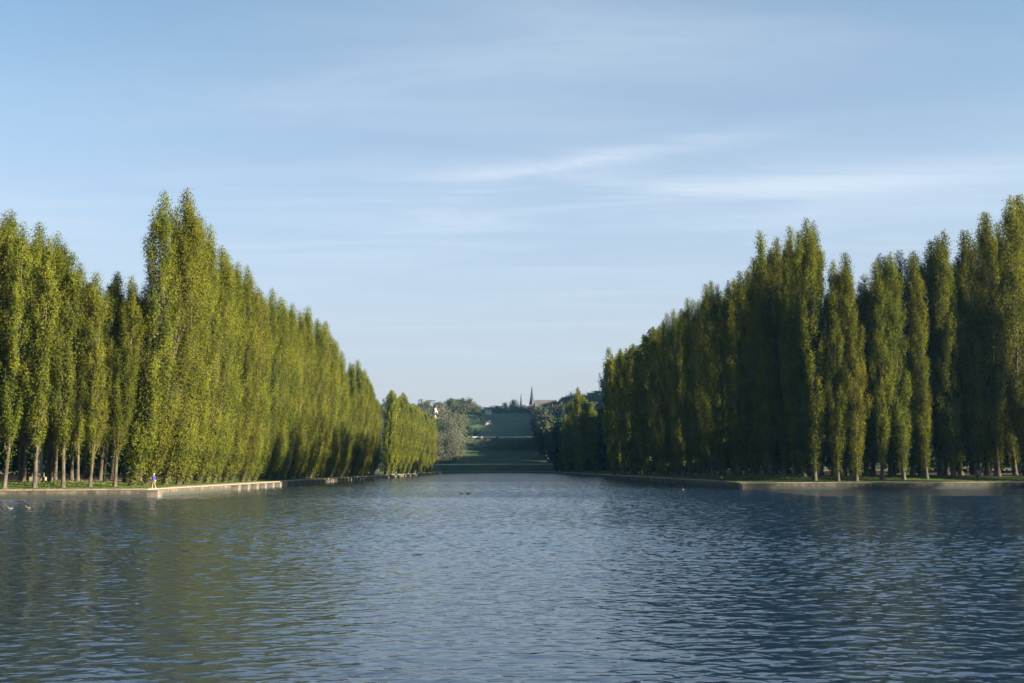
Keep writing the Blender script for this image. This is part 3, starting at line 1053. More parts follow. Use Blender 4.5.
BROAD = {
    'brown': [broad_meshes(500 + i, 20, w, 3200, 0.62, M['leaf_brown']) for i, w in enumerate((13, 15))],
    'fresh': [broad_meshes(520 + i, 18, w, 3600, 0.62, M['leaf_fresh']) for i, w in enumerate((12, 14))],
    'dark': [broad_meshes(540 + i, 16, w, 3600, 0.62, M['leaf_dark']) for i, w in enumerate((11, 13))],
}
BASEH = {'brown': 20, 'fresh': 18, 'dark': 16}
def hill_tree(px, top, d, kind, label, group, wide=1.0, name=None):
    x = at(px, 440, d).x
    z = hill(x, d) - 0.3 if d > 692 else land(x, d) - 0.1
    h = max(5.0, at(px, top, d).z - z)
    k = h / BASEH[kind]
    s = k * wide
    return tree(name or {'brown': 'budding_tree', 'fresh': 'leafy_tree', 'dark': 'evergreen_tree'}[kind], random.choice(BROAD[kind]), (x, d, z), random.uniform(0, 6.28), (s, s, k), label, 'tree', group)

gl = 'hazy trees on the hill beyond the sunlit poplars'
for px, top, d, kind, lab, wide in [
    (424, 404, 760, 'brown', 'hazy brown tree showing just past the end of the sunlit poplars', 0.8),
    (441, 402, 800, 'brown', 'tall grey brown tree beside the small white house on the hill', 0.9),
    (436, 417, 735, 'dark', 'dark green shrubby tree below the small white house on the hill', 0.8),
    (447, 413, 745, 'brown', 'dull brown tree at the foot of the hill, middle of three', 0.9),
    (456, 410, 770, 'brown', 'warm brown budding tree with a rounded crown beside green shrubs', 0.8),
    (434, 427, 715, 'brown', 'low brown tree closest to the end of the sunlit poplars', 0.9),
    (450, 433, 722, 'brown', 'low pinkish brown tree above the far grass slope', 0.9),
    (461, 419, 790, 'fresh', 'yellow green young tree between the brown and the dark trees', 0.55),
    (468, 424, 800, 'dark', 'dark blue green tree left of the pale terrace wall', 0.9),
    (476, 428, 810, 'dark', 'small dark blue green tree at the edge of the sloping lawn', 0.8),
    (471, 405, 1010, 'brown', 'bare twiggy tree on the skyline above the dark green ones', 0.9),
    (478, 404, 980, 'fresh', 'green tree on the skyline left of the sunlit house', 1.0),
    (460, 408, 1100, 'dark', 'far dark tree on the skyline over the rounded brown crown', 1.3),
    (450, 409, 1120, 'dark', 'far blue grey tree on the skyline behind the tall brown one', 1.3),
    (492, 407, 1080, 'brown', 'thin brown tree on the skyline behind the sunlit house', 0.8),
    (498, 406, 1060, 'fresh', 'green skyline tree just right of the sunlit house', 1.0),
    (505, 402, 1070, 'fresh', 'round green skyline tree at mid lawn edge', 1.0),
    (514, 399, 1075, 'fresh', 'rounded tree on the skyline, highest one left of the spires', 1.0),
    (521, 408, 1050, 'fresh', 'low green tree in front of the smaller spire', 1.0),
    (545, 408, 1050, 'brown', 'brown tree in front of the long church roof', 1.1),
    (556, 401, 1060, 'brown', 'bare tree at the end of the long church roof', 0.9),
    (563, 397, 1040, 'brown', 'tall bare skyline tree beside the church', 0.9),
    (572, 391, 1000, 'brown', 'tallest bare tree on the skyline behind the dark poplar clump', 0.9),
    (584, 393, 960, 'brown', 'bare skyline tree just past the dark poplar clump', 1.0),
    (595, 391, 940, 'brown', 'wide bare tree filling the skyline before the shaded poplar row', 1.1),
    (604, 390, 930, 'brown', 'bare tree on the skyline touching the shaded poplar row', 1.1),
    (441, 430, 728, 'brown', 'grey brown tree low behind the long pale wall, left side', 1.1),
    (457, 437, 735, 'brown', 'pinkish grey bush tree beside the dark green rectangle of slope', 1.0),
    (452, 424, 790, 'brown', 'tawny tree under the tall grey brown one', 1.1),
    (465, 430, 806, 'dark', 'bushy dark teal tree left of the pinkish terrace wall', 1.1),
    (474, 415, 900, 'dark', 'dark teal tree beside the upper lawn edge', 1.2),
    (482, 419, 930, 'dark', 'small dark teal tree below the sunlit house', 1.1),
    (464, 414, 880, 'brown', 'pale tawny tree between the dark teal ones', 1.0),
    (558, 427, 760, 'fresh', 'pale green young tree at the wood edge beside the dark clump', 0.5),
    (553, 414, 860, 'brown', 'grey brown tree on the wooded slope above the pale young tree', 1.0),
]:
    hill_tree(px, top, d, kind, lab, gl if px < 500 else 'hazy trees on the wooded hill by the church', wide)
def mass(name, spots, kind_mats, label=None):
    """a wood that reads as one mass: many crowns in one object"""
    Vs = []
    for (x, y, z, h, w, seed) in spots:
        r = np.random.default_rng(seed)
        n = int(5 * h * w) + 300
        cl = r.normal(size=(14, 3)) * np.array([w * 0.24, w * 0.24, h * 0.20]) + np.array([0, 0, h * 0.58])
        idx = r.integers(0, 14, n)
        P = cl[idx] + r.normal(size=(n, 3)) * np.array([w * 0.12, w * 0.12, h * 0.10])
        P[:, 2] = np.clip(P[:, 2], 0.2, h * 1.02)
        O = P - np.array([0, 0, h * 0.5])
        O /= np.linalg.norm(O, axis=1)[:, None] + 1e-6
        Vs.append(rand_quads(P + np.array([x, y, z]), 0.07 * h + 0.1, O, 0.5, r))
    me = mesh_quads(name, np.concatenate(Vs))
    me.materials.append(kind_mats)
    return tag(bpy_link(name, me), label, 'wood' if label else None, None, 'stuff')
def bpy_link(name, me):
    return link(bpy.data.objects.new(name, me))

# far woods on the slopes either side of the sloping lawn
def sky_cap(x, y):
    px = 500 + 1000 * x / y
    return at(px, float(np.interp(px, [535, 545, 556, 572, 600, 607, 613, 640, 800], [411, 406, 402, 394, 392, 390, 355, 335, 250])), y).z
EDGE = ([700, 716, 800, 806, 1000, 1060], [38, 35, 28, 28, 35, 50])
spots = []
for k_ in range(420):
    x = random.uniform(38, 330)
    y = random.uniform(700, 1060)
    if x < np.interp(y, *EDGE) + 2: continue
    z = hill(x, y) - 0.5
    h = min(random.uniform(20, 30), sky_cap(x, y) - z - random.uniform(0, 3))
    if h < 5: continue
    spots.append((x, y, z, h, random.uniform(10, 15), 9000 + k_))
for k_, y in enumerate(np.arange(706, 1010, 8)):
    x = np.interp(y, *EDGE) + 5
    z = hill(x, y) - 0.5
    h = min(random.uniform(22, 29), sky_cap(x, y) - z)
    if h > 4: spots.append((x, y, z, h, 11, 9700 + k_))
mass('woods', spots, M['leaf_wood'], 'hazy brown wood covering the hillside beyond the shaded poplars')
spots = []
for k_ in range(240):
    x = random.uniform(-330, -30)
    y = random.uniform(712, 1080)
    if x > np.interp(y, [700, 800, 806, 1000, 1080], [-46, -42, -24, -20, -20]) - 4: continue
    spots.append((x, y, hill(x, y) - 0.5, random.uniform(10, 17), random.uniform(10, 14), 8000 + k_))
mass('woods', spots, M['leaf_wood'], 'hazy brown wood on the hill behind the sunlit poplars')
spots = []
for k_ in range(150):
    y = random.uniform(771, 793)
    x = (random.uniform(457, 545) - 500) * y / 1000
    spots.append((x, y, hill(x, y) - 0.3, random.uniform(1.8, 3.2), random.uniform(3, 5), 5000 + k_))
mass('shrubbery', spots, M['leaf_brown'], 'grey bare shrubbery below the pale terrace wall')
spots = []
for k_ in range(70):
    y = random.uniform(1085, 1200)
    x = (random.uniform(425, 560) - 500) * y / 1000
    z = hill(x, y) - 0.4
    spots.append((x, y, z, max(4.0, at(510, random.uniform(405, 411), y).z - z), random.uniform(9, 14), 5300 + k_))
for k_ in range(46):
    y = random.uniform(1008, 1045)
    x = (random.uniform(478, 548) - 500) * y / 1000
    z = hill(x, y) - 0.4
    spots.append((x, y, z, max(3.0, at(510, random.uniform(406, 411), y).z - z), random.uniform(7, 11), 5500 + k_))
mass('woods', spots, M['leaf_wood'], 'line of hazy trees along the top of the hill')
# dense undergrowth and further woodland behind the poplar rows
spots = []
for k_ in range(150):
    x = random.uniform(-190, XL - 24); y = random.uniform(158, 330)
    spots.append((x, y, 1.6, random.uniform(9, 17), random.uniform(9, 13), 7000 + k_))
for k_ in range(60):
    x = XL - 15 - random.uniform(0, 10); y = random.uniform(160, 680)
    spots.append((x, y, 1.6, random.uniform(6, 11), random.uniform(6, 9), 7400 + k_))
mass('undergrowth', spots, M['leaf_dark'], 'dark woodland behind the poplars on the sunlit bank')
spots = []
for k_ in range(150):
    x = random.uniform(62, 220); y = random.uniform(178, 340)
    spots.append((x, y, 1.6, random.uniform(12, 22), random.uniform(9, 13), 6000 + k_))
for k_ in range(60):
    x = random.uniform(52, 64); y = random.uniform(185, 680)
    spots.append((x, y, 1.6, random.uniform(8, 16), random.uniform(7, 10), 6400 + k_))
for k_ in range(60):  # extra tall trees, added to keep sun off the far grass slope
    x = random.uniform(41, 80); y = random.uniform(640, 700)
    spots.append((x, y, 1.6 if y < 690 else hill(x, y) - 0.5, min(random.uniform(29, 35), sky_cap(x, y) - 4), random.uniform(9, 12), 6950 + k_))
for k_ in range(300):
    x = random.uniform(46, 112); y = random.uniform(350, 690)
    spots.append((x, y, 1.6, min(random.uniform(25, 34), sky_cap(x, y) - 4), random.uniform(9, 12), 6600 + k_))
mass('undergrowth', spots, M['leaf_dark'], 'dark woodland behind the poplars on the shaded bank')

# grass tufts along the edges of the lawn by the water
P = []
for (i0, i1, n) in ((6, 7, 9000), (2, 3, 7000)):
    a, b = OV[i0], OV[i1]
    if i0 == 2: a, b = OV[3], OV[2]
    d = (b - a)
    dn = d.normalized()
    nr = Vector((dn.y, -dn.x)) if i0 == 6 else Vector((-dn.y, dn.x))
    for k_ in range(n):
        t = random.uniform(0.0, 0.55)
        s = random.uniform(3.2, 11)
        p = a + d * t + nr * s
        P.append((p.x, p.y, land(p.x, p.y) + 0.04))
P = np.array(P)
V = rand_quads(P, 0.28, np.tile([0, -0.7, 0.5], (len(P), 1)), 0.4, rng, (0.2, 0.4), 2.0)
gm = mesh_quads('grass', V)
gm.materials.append(M['blade'])
tag(bpy_link('grass', gm), None, None, None, 'stuff')

# ------------------------------------------------------------------ buildings on the hill
def base_z(x, y):
    return hill(x, y) - 0.4

def gable_roof(mb, w, l, z, h, over=0.5):
    a, b = w / 2 + over, l / 2 + over
    v = [(-a, -b, z), (a, -b, z), (a, b, z), (-a, b, z), (0, -b, z + h), (0, b, z + h)]
    mb.add(v, [(0, 1, 4), (1, 2, 5, 4), (2, 3, 5), (3, 0, 4, 5), (0, 3, 2, 1)])

def house(px, py, d, w, l, hw, hr, rz, wallm, roofm, label):
    p = at(px, py, d)
    root = empty('house', (p.x, d, min(p.z, 1e9)), rz)
    root.location.z = base_z(p.x, d)
    lift = max(0.0, p.z - hw - root.location.z)
    hw = hw + lift                                   # the visible storey sits on its basement
    b = MB(); b.box((0, 0, hw / 2), (w, l, hw))
    b.build('wall', wallm, root)
    r_ = MB(); gable_roof(r_, w, l, hw + 0.003, hr)
    rf = r_.build('roof', roofm, root)
    c = MB(); c.box((w * 0.25, l * 0.2, hw + hr * 0.8), (0.9, 0.7, 2.0)); c.build('chimney', M['tile'], rf)
    for k in range(3):
        q = MB(); q.box((0, 0, 0), (1.1, 0.08, 1.5))
        o = q.build('window', M['white_paint'], root)
        o.location = (-w * 0.3 + k * w * 0.3, -l / 2 - 0.03, hw - 1.9)
        g_ = MB(); g_.box((0, -0.05, 0), (0.85, 0.04, 1.25)); g_.build('pane', M['glass_dark'], o)
    return tag(root, label, 'house')
house(488, 413, 1003, 5, 5, 5, 2.4, R(35), M['render'], M['tile'], 'cream house catching the sun at the top of the sloping lawn')
house(488.5, 427, 905, 6, 5, 2.4, 1.2, R(10), M['render'], M['slate'], 'low white pavilion at the edge of the sloping lawn')
house(436, 408, 900, 5, 5, 4, 2, R(30), M['render'], M['slate'], 'small white house on the hill beyond the sunlit poplars')
house(562, 402, 1150, 8, 7, 6, 3, R(25), M['render'], M['tile'], 'pale house among the trees right of the church')

def spire(mb, c, w, z0, z1, n=8):
    k = [(c[0] + w * 0.5 * math.cos(math.pi * 2 * (i + 0.5) / n), c[1] + w * 0.5 * math.sin(math.pi * 2 * (i + 0.5) / n), z0) for i in range(n)]
    mb.add(k + [(c[0], c[1], z1)], [(i, (i + 1) % n, n) for i in range(n)] + [tuple(range(n - 1, -1, -1))])

def church():
    d = 1130
    p = at(532, 412, d)
    z0 = base_z(p.x, d)
    root = empty('church', (p.x, d, z0))
    H = lambda py: at(532, py, d).z - z0
    nave_h, ridge = H(407), H(400)
    b = MB(); b.box((15.5, 0, nave_h / 2), (24, 12, nave_h)); b.build('nave', M['church'], root)
    r_ = MB()
    a, c, e = 3.2, 28.2, 6.6
    r_.add([(a, -e, nave_h + .003), (c, -e, nave_h + .003), (c, e, nave_h + .003), (a, e, nave_h + .003), (a, 0, ridge), (c, 0, ridge)], [(0, 1, 5, 4), (1, 2, 5), (2, 3, 4, 5), (3, 0, 4), (0, 3, 2, 1)])
    r_.build('roof', M['church_roof'], root)
    t = MB(); th = H(404.5)
    t.box((0, -1, th / 2), (6, 6, th), 0, 0.1)
    tw = t.build('tower', M['church'], root)
    for sx in (-1.4, 1.4):
        q = MB(); q.box((sx, -4.02, th - 3.2), (1.1, 0.1, 3.6)); q.build('window', M['glass_dark'], tw)
    s = MB(); s.lathe((0, -1, th + 0.003), [(3.6, 0), (3.0, 2.2), (2.3, 6.0)], 8)
    spire(s, (0, -1), 4.6, th + 6.0, H(385))
    s.build('spire', M['slate'], root)
    k = MB(); k.box((-3 - 5.0, 1, H(406) / 2), (10, 9, H(406))); k.build('aisle', M['church'], root)
    t2 = MB(); t2.box((-12.4, -1, H(405) / 2), (3.0, 3.0, H(405))); t2.build('turret', M['church'], root)
    s2 = MB(); s2.lathe((-12.4, -1, H(405) + .003), [(1.7, 0), (1.2, 2.6)], 8); spire(s2, (-12.4, -1), 2.4, H(405) + 2.6, H(392))
    s2.build('spire', M['slate'], root)
    for i in range(4):
        q = MB(); q.box((7 + i * 5.5, -6.03, nave_h - 3), (1.5, 0.1, 4)); q.build('window', M['glass_dark'], root)
    return tag(root, 'distant church with a tall dark spire and a smaller one beside it', 'church')
church()

# pale terrace wall at the foot of the sloping lawn, in two lengths
def terrace(px0, px1, py, d, label):
    a, b = at(px0, py, d), at(px1, py, d)
    root = empty('terrace_wall', ((a.x + b.x) / 2, d, hill(a.x, d) - 0.2))
    L = b.x - a.x
    h = a.z - root.location.z
    q = MB(); q.box((0, 0, h / 2), (L, 0.5, h)); q.build('masonry', M['pale_stone'], root)
    q = MB(); q.box((0, 0, h + 0.11), (L + 0.3, 0.8, 0.22)); q.build('coping', M['pale_stone'], root)
    return tag(root, label, 'wall')
terrace(432, 553, 464.3, 707.0, 'long low pale wall along the top of the far grass slope')
terrace(457, 496, 436.6, 801.0, 'pale pinkish terrace wall at the foot of the sloping lawn')
terrace(499, 526, 436.8, 800.0, 'shorter terrace wall right of the pinkish one, in shade')

# monument between the trunks
def monument():
    p = at(38, 478, 124)
    root = empty('obelisk', (p.x, 124, land(p.x, 124)))
    q = MB(); q.box((0, 0, 0.25), (1.5, 1.5, 0.5), 0, 0.03); q.box((0, 0, 0.75), (1.1, 1.1, 0.5), 0, 0.03)
    q.build('plinth', M['stone'], root)
    s = MB(); s.box((0, 0, 1.003 + 1.55), (0.74, 0.74, 3.1), 0, 0.02, 0.72)
    s.add([(-.266, -.266, 4.106), (.266, -.266, 4.106), (.266, .266, 4.106), (-.266, .266, 4.106), (0, 0, 4.75)], [(0, 1, 4), (1, 2, 4), (2, 3, 4), (3, 0, 4)])
    s.build('shaft', M['obelisk'], root)
    return tag(root, 'pale pointed pillar standing among the bare poplar trunks', 'monument')
monument()

# white van parked under the far sunlit poplars
def van():
    d = 352.0
    p = at(376, 472, d)
    x = p.x
    root = empty('parked_van', (x, d, land(x, d)), R(8))
    prof = [(-0.98, 0.38), (0.98, 0.38), (0.98, 1.15), (0.88, 2.0), (0.78, 2.12), (-0.78, 2.12), (-0.88, 2.0), (-0.98, 1.15)]
    V, Fc = [], []
    sec = [(-2.5, 0.55), (-2.35, 0.62), (-1.7, 0.66), (-0.9, 1.0), (2.3, 1.0), (2.4, 0.97)]
    for (yy, k) in sec:
        for (a, z) in prof:
            V.append((a, yy, 0.38 + (z - 0.38) * k))
    n = len(prof)
    for i in range(len(sec) - 1):
        for j in range(n):
            Fc.append((i * n + j, i * n + (j + 1) % n, (i + 1) * n + (j + 1) % n, (i + 1) * n + j))
    Fc.append(tuple(range(n - 1, -1, -1))); Fc.append(tuple((len(sec) - 1) * n + j for j in range(n)))
    b = MB(); b.add(V, Fc); b.build('body', M['white_paint'], root)
    w = MB(); w.add([(-0.75, -1.66, 1.55), (0.75, -1.66, 1.55), (0.68, -1.0, 2.06), (-0.68, -1.0, 2.06)], [(0, 1, 2, 3)]); w.build('windscreen', M['glass_dark'], root)
    for sx in (-1, 1):
        for yy in (-1.6, 1.5):
            t = MB(); t.tube([(sx * 0.78, yy, 0.34), (sx * 1.0, yy, 0.34)], 0.34, 14); t.build('wheel', M['rubber'], root)
        h_ = MB(); h_.ell((sx * 0.7, -2.5, 0.85), (0.16, 0.05, 0.12), 6, 10); h_.build('headlight', M['glass_dark'], root)
    return tag(root, 'small white van parked on the bank beneath the far sunlit poplars', 'van')
van()

# ------------------------------------------------------------------ people
def skin_mesh(name, verts, edges_, radii, mat, parent=None, root=0, levels=2):
    me = bpy.data.meshes.new(name)
    me.from_pydata([tuple(v) for v in verts], edges_, [])
    o = bpy.data.objects.new(name, me)
    link(o)
    sk = o.modifiers.new('skin', 'SKIN')
    sk.use_smooth_shade = True
    if not me.skin_vertices:
        with bpy.context.temp_override(object=o):
            pass
    sv = me.skin_vertices[0].data if len(me.skin_vertices) else None
    if sv is None:
        raise RuntimeError('no skin layer')
    for i, q in enumerate(radii):
        rr = q if isinstance(q, tuple) else (q, q)
        sv[i].radius = rr
        sv[i].use_root = (i == root)
    sb = o.modifiers.new('sub', 'SUBSURF')
    sb.levels = levels; sb.render_levels = levels
    bpy.context.view_layer.update()
    dg = bpy.context.evaluated_depsgraph_get()
    nm = bpy.data.meshes.new_from_object(o.evaluated_get(dg))
    nm.name = name
    nm.materials.clear()
    nm.materials.append(mat)
    bpy.data.objects.remove(o)
    return mobj(name, nm, None, parent)

def add_skin_layer_check():
    me = bpy.data.meshes.new('probe')
    me.from_pydata([(0, 0, 0), (0, 0, 1)], [(0, 1)], [])
    o = bpy.data.objects.new('probe', me); link(o)
    o.modifiers.new('s', 'SKIN')
    ok = len(me.skin_vertices) > 0
    bpy.data.objects.remove(o)
    return ok

def person(loc, rz, label, pose, top_mat, leg_mat, hair_mat, bare_legs=False, height=1.75, extra=None):
    """pose: dict of joint positions (local, facing -Y)"""
    J = pose
    root = empty('person', loc, rz, (height / 1.75,) * 3)
    tag(root, label, 'person')
    V, E, Rd = [], [], []
    ix = {}
    def v(k, p, r_):
        ix[k] = len(V); V.append(p); Rd.append(r_)
    def e(a, b):
        E.append((ix[a], ix[b]))
    v('pelvis', J['pelvis'], (0.155, 0.115))
    v('waist', J['waist'], (0.135, 0.10))
    v('chest', J['chest'], (0.165, 0.115))
    v('neck0', J['neck0'], (0.07, 0.065))
    v('neck1', J['neck1'], (0.055, 0.055))
    v('skull', J['skull'], (0.078, 0.095))
    v('crown', J['crown'], (0.055, 0.065))
    for a, b in (('pelvis', 'waist'), ('waist', 'chest'), ('chest', 'neck0'), ('neck0', 'neck1'), ('neck1', 'skull'), ('skull', 'crown')):
        e(a, b)
    for s in ('l', 'r'):
        v('sh' + s, J['sh' + s], 0.062); v('el' + s, J['el' + s], 0.043); v('wr' + s, J['wr' + s], 0.030); v('hd' + s, J['hd' + s], (0.038, 0.02))
        e('chest', 'sh' + s); e('sh' + s, 'el' + s); e('el' + s, 'wr' + s); e('wr' + s, 'hd' + s)
        hd, wr = Vector(J['hd' + s]), Vector(J['wr' + s])
        d = (hd - wr).normalized()
        sd = Vector((0, 1, 0)) if abs(d.y) < 0.7 else Vector((0, 0, 1))
        for k, (o_, L) in enumerate(((-0.03, 0.075), (-0.01, 0.088), (0.01, 0.084), (0.03, 0.066))):
            v('f%d%s' % (k, s), hd + sd * o_ * 1.1 + d * L * 0.6, 0.0095); v('g%d%s' % (k, s), hd + sd * o_ * 1.15 + d * L * 0.95 + Vector((0.0, -0.012, 0.01)), 0.008)
            e('hd' + s, 'f%d%s' % (k, s)); e('f%d%s' % (k, s), 'g%d%s' % (k, s))
        v('t' + s, wr.lerp(hd, 0.6) + sd * -0.055, 0.0105); v('u' + s, wr.lerp(hd, 1.1) + sd * -0.07, 0.009)
        e('wr' + s, 't' + s); e('t' + s, 'u' + s)
        v('hip' + s, J['hip' + s], 0.098); v('kn' + s, J['kn' + s], 0.062); v('an' + s, J['an' + s], 0.042); v('toe' + s, J['toe' + s], (0.045, 0.028))
        e('pelvis', 'hip' + s); e('hip' + s, 'kn' + s); e('kn' + s, 'an' + s); e('an' + s, 'toe' + s)
    body = skin_mesh('body', V, E, Rd, M['skin'], root)
    # face: nose, ears, eyes
    f = MB(); sk_ = Vector(J['skull'])
    f.ell(sk_ + Vector((0, -0.105, -0.01)), (0.014, 0.02, 0.024), 6, 8)
    for sx in (-1, 1):
        f.ell(sk_ + Vector((sx * 0.085, 0.0, 0.0)), (0.012, 0.022, 0.034), 6, 8)
    f.ell(sk_ + Vector((0, -0.092, -0.055)), (0.025, 0.012, 0.008), 6, 8)
    f.build('face', M['skin'], root)
    ey = MB()
    for sx in (-1, 1):
        ey.ell(sk_ + Vector((sx * 0.034, -0.09, 0.02)), (0.013, 0.01, 0.009), 6, 8)
    ey.build('eyes', M['glass_dark'], root)
    # hair: a cap over the skull
    h = MB(); h.ell(sk_ + Vector((0, 0.022, 0.05)), (0.094, 0.108, 0.088), 8, 14); h.build('hair', hair_mat, root, True)
    # clothing follows the limbs a little outside the skin
    tv = [J['pelvis'], J['waist'], J['chest'], J['neck0'], J['shl'], Vector(J['shl']).lerp(Vector(J['ell']), 1.0), Vector(J['ell']).lerp(Vector(J['wrl']), 0.8), J['shr'], J['elr'], Vector(J['elr']).lerp(Vector(J['wrr']), 0.8)]
    skin_mesh('jacket', tv, [(0, 1), (1, 2), (2, 3), (2, 4), (4, 5), (5, 6), (2, 7), (7, 8), (8, 9)],
              [(0.185, 0.14), (0.165, 0.13), (0.19, 0.14), (0.085, 0.08), 0.082, 0.06, 0.048, 0.082, 0.06, 0.048], top_mat, root)
    end = 0.75 if bare_legs else None
    if bare_legs:
        lv = [J['pelvis'], J['hipl'], Vector(J['hipl']).lerp(Vector(J['knl']), 0.8), J['hipr'], Vector(J['hipr']).lerp(Vector(J['knr']), 0.8)]
        skin_mesh('shorts', lv, [(0, 1), (1, 2), (0, 3), (3, 4)], [(0.175, 0.135), 0.12, 0.10, 0.12, 0.10], leg_mat, root)
    else:
        lv = [J['pelvis'], J['hipl'], J['knl'], Vector(J['anl']) + Vector((0, 0, 0.03)), J['hipr'], J['knr'], Vector(J['anr']) + Vector((0, 0, 0.03))]
        skin_mesh('trousers', lv, [(0, 1), (1, 2), (2, 3), (0, 4), (4, 5), (5, 6)], [(0.175, 0.135), 0.118, 0.082, 0.066, 0.118, 0.082, 0.066], leg_mat, root)
    for s in ('l', 'r'):
        sh = MB()
        an, toe = Vector(J['an' + s]), Vector(J['toe' + s])
        c = an.lerp(toe, 0.5)
        sh.ell((c.x, c.y, c.z - 0.015), (0.055, 0.145, 0.05), 8, 12)
        sh.build('shoe', M['shoe'] if bare_legs else M['navy_cloth'], root, True)
    if extra: extra(root, J)
    return root

def walk_pose(stride=0.28, swing=0.2, lean=0.03):
    return dict(pelvis=(0, 0, 0.95), waist=(0, -lean * 0.4, 1.12), chest=(0, -lean, 1.34), neck0=(0, -lean * 1.2, 1.47), neck1=(0, -lean * 1.5, 1.53), skull=(0, -lean * 1.6 - 0.015, 1.635), crown=(0, -lean * 1.5, 1.71),
                shl=(0.18, -lean, 1.40), ell=(0.24, swing * 0.45, 1.13), wrl=(0.23, swing * 0.2 - 0.10, 0.93), hdl=(0.22, swing * 0.1 - 0.15, 0.86),
                shr=(-0.18, -lean, 1.40), elr=(-0.24, -swing * 0.35, 1.13), wrr=(-0.22, -swing * 0.9 - 0.1, 0.96), hdr=(-0.21, -swing * 1.1 - 0.14, 0.90),
                hipl=(0.095, 0, 0.90), knl=(0.10, -stride * 0.75, 0.50), anl=(0.10, -stride * 0.95, 0.09), toel=(0.10, -stride * 0.95 - 0.15, 0.05),
                hipr=(-0.095, 0, 0.90), knr=(-0.10, stride * 0.05, 0.48), anr=(-0.10, stride * 1.15, 0.13), toer=(-0.10, stride * 1.1 - 0.13, 0.05))
SKIN_OK = add_skin_layer_check()
p = at(153.5, 488.5, CL[1] + 1.0)
person((p.x, CL[1] + 1.1, BANK + 0.012), R(250), 'person walking on the pale quay in blue jacket and bare legs', walk_pose(0.17, 0.2, 0.04), M['blue_cloth'], M['khaki_cloth'], M['grey_hair'], True, 1.72)
def bag(root, J):
    b = MB()
    b.box((-0.02, 0.21, 1.2), (0.30, 0.16, 0.44), 0, 0.05)
    b.build('backpack', M['pink_cloth'], root)
p = at(974, 481.5, CR[1] + 0.5)
yq = CR[1] - 0.065 * (p.x - XR) + 1.6
person((p.x, yq, BANK + 0.012), R(285), 'person in dark clothes with a pink backpack walking along the shaded quay', walk_pose(0.15, 0.16, 0.03), M['plum_cloth'], M['navy_cloth'], M['hair'], False, 1.82, bag)
# someone seated on the shaded bank
sit = dict(pelvis=(0, 0.0, 0.16), waist=(0, 0.02, 0.33), chest=(0, -0.03, 0.56), neck0=(0, -0.06, 0.69), neck1=(0, -0.07, 0.75), skull=(0, -0.095, 0.855), crown=(0, -0.085, 0.93),
           shl=(0.18, -0.03, 0.62), ell=(0.23, -0.22, 0.42), wrl=(0.14, -0.40, 0.46), hdl=(0.09, -0.46, 0.47), shr=(-0.18, -0.03, 0.62), elr=(-0.23, -0.22, 0.42), wrr=(-0.14, -0.40, 0.46), hdr=(-0.09, -0.46, 0.47),
           hipl=(0.1, -0.02, 0.14), knl=(0.13, -0.42, 0.48), anl=(0.12, -0.62, 0.09), toel=(0.12, -0.77, 0.05), hipr=(-0.1, -0.02, 0.14), knr=(-0.13, -0.42, 0.48), anr=(-0.12, -0.62, 0.09), toer=(-0.12, -0.77, 0.05))
p = at(721, 479.5, 172)
x = XR + 2.2
person((x, 1000 * x / 221.5, BANK + 0.012), R(-60), 'person in an orange jacket sitting on the edge of the shaded bank', sit, M['orange_cloth'], M['navy_cloth'], M['hair'], False, 1.7)

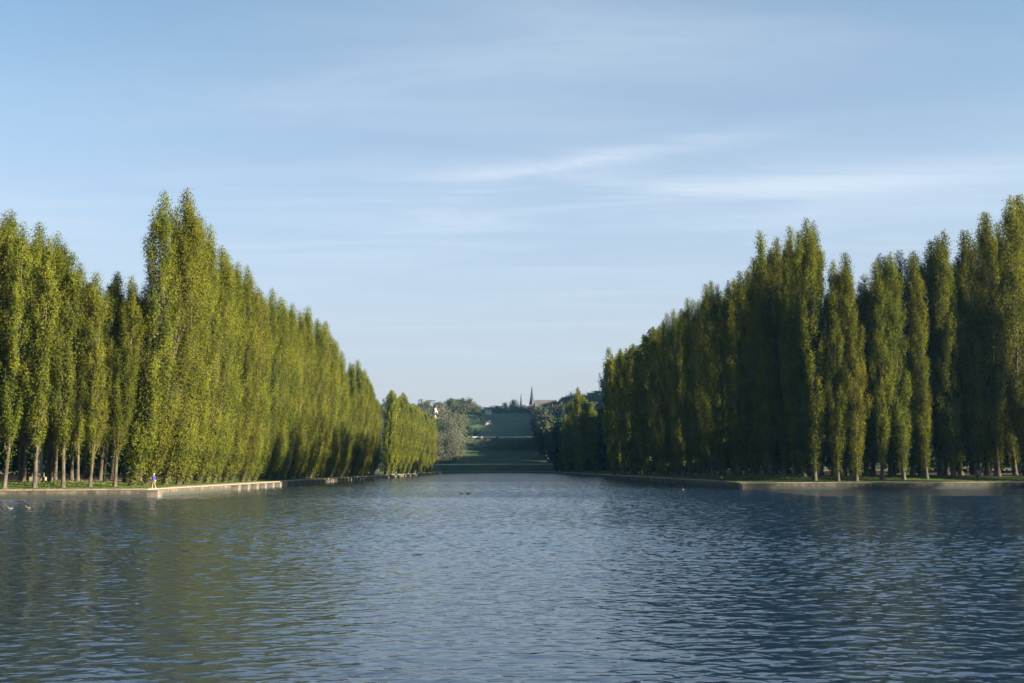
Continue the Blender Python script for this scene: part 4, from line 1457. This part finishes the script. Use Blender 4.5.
# ------------------------------------------------------------------ waterfowl
def duck(px, py, rz, body_m, head_m, breast_m, label, group, s=1.0, up=1.0):
    v = co.matrix_world.to_3x3() @ Vector(((px - 512) / F, (341.5 - py) / F, -1))
    t = -CAM_Z / v.z
    root = empty('duck', (v.x * t, v.y * t, 0), rz, (s, s, s))
    b = MB()
    V, Fc = [], []
    prof = [(-0.30, 0.02, 0.15), (-0.24, 0.05, 0.115), (-0.12, 0.095, 0.085), (0.02, 0.115, 0.075), (0.14, 0.10, 0.085), (0.21, 0.06, 0.11), (0.235, 0.02, 0.13)]
    for (x, r_, z) in prof:
        for k in range(12):
            a = 2 * math.pi * k / 12
            V.append((x, r_ * math.cos(a), z + r_ * 0.85 * math.sin(a)))
    for i_ in range(len(prof) - 1):
        for k in range(12):
            Fc.append((i_ * 12 + k, i_ * 12 + (k + 1) % 12, (i_ + 1) * 12 + (k + 1) % 12, (i_ + 1) * 12 + k))
    Fc.append(tuple(range(12))); Fc.append(tuple((len(prof) - 1) * 12 + k for k in range(11, -1, -1)))
    b.add(V, Fc)
    b.tube([(0.15, 0, 0.13), (0.19, 0, 0.20 * up), (0.205, 0, 0.28 * up)], [0.06, 0.042, 0.04], 10)
    b.build('body', body_m, root, True)
    h = MB(); h.ell((0.225, 0, 0.31 * up), (0.062, 0.045, 0.05), 8, 12); h.build('head', head_m, root, True)
    k = MB(); k.add([(0.275, -0.022, 0.305 * up), (0.275, 0.022, 0.305 * up), (0.345, 0.018, 0.287 * up), (0.345, -0.018, 0.287 * up), (0.275, 0, 0.325 * up), (0.345, 0, 0.296 * up)], [(0, 1, 2, 3), (0, 3, 5, 4), (1, 4, 5, 2), (3, 2, 5), (0, 4, 1)])
    k.build('bill', M['beak'], root)
    w = MB()
    for sy in (-1, 1):
        w.ell((-0.05, sy * 0.085, 0.115), (0.18, 0.035, 0.06), 6, 12)
    w.build('wings', breast_m, root, True)
    return tag(root, label, 'duck', group)
gq = 'ducks on the water'
duck(462, 494.2, R(185), M['coot'], M['coot'], M['coot'], 'black duck ahead of its mate in the middle of the water', gq, 1.1, 1.15)
duck(468.5, 494.2, R(170), M['coot'], M['coot'], M['coot'], 'black duck trailing its mate in the middle of the water', gq, 1.1, 0.95)
duck(10, 509.6, R(190), M['duck_brown'], M['mallard'], M['duck_pale'], 'drake with dark head nearest the edge of the picture below the basin wall', gq, 0.85)
duck(28, 509.0, R(175), M['duck_brown'], M['duck_brown'], M['duck_pale'], 'pale winged duck following the dark headed drake below the basin wall', gq, 0.85, 0.85)
duck(683, 490.0, R(20), M['duck_pale'], M['duck_pale'], M['duck_pale'], 'lone pale duck on dark water off the shaded bank', gq, 0.5)

# ------------------------------------------------------------------ haze
def haze():
    m, nt, out = new_mat('haze')
    v = N(nt, 'ShaderNodeVolumePrincipled')
    v.inputs['Color'].default_value = (0.20, 0.58, 1.0, 1)
    v.inputs['Density'].default_value = HAZE_DENSITY
    v.inputs['Anisotropy'].default_value = 0.2
    nt.links.new(v.outputs[0], out.inputs['Volume'])
    b = MB()
    b.box((0, 0, 93), (3200, 3200, 192))
    o = b.build('haze', m)
    return tag(o, None, None, None, 'stuff')
if HAZE_DENSITY > 0:
    haze()
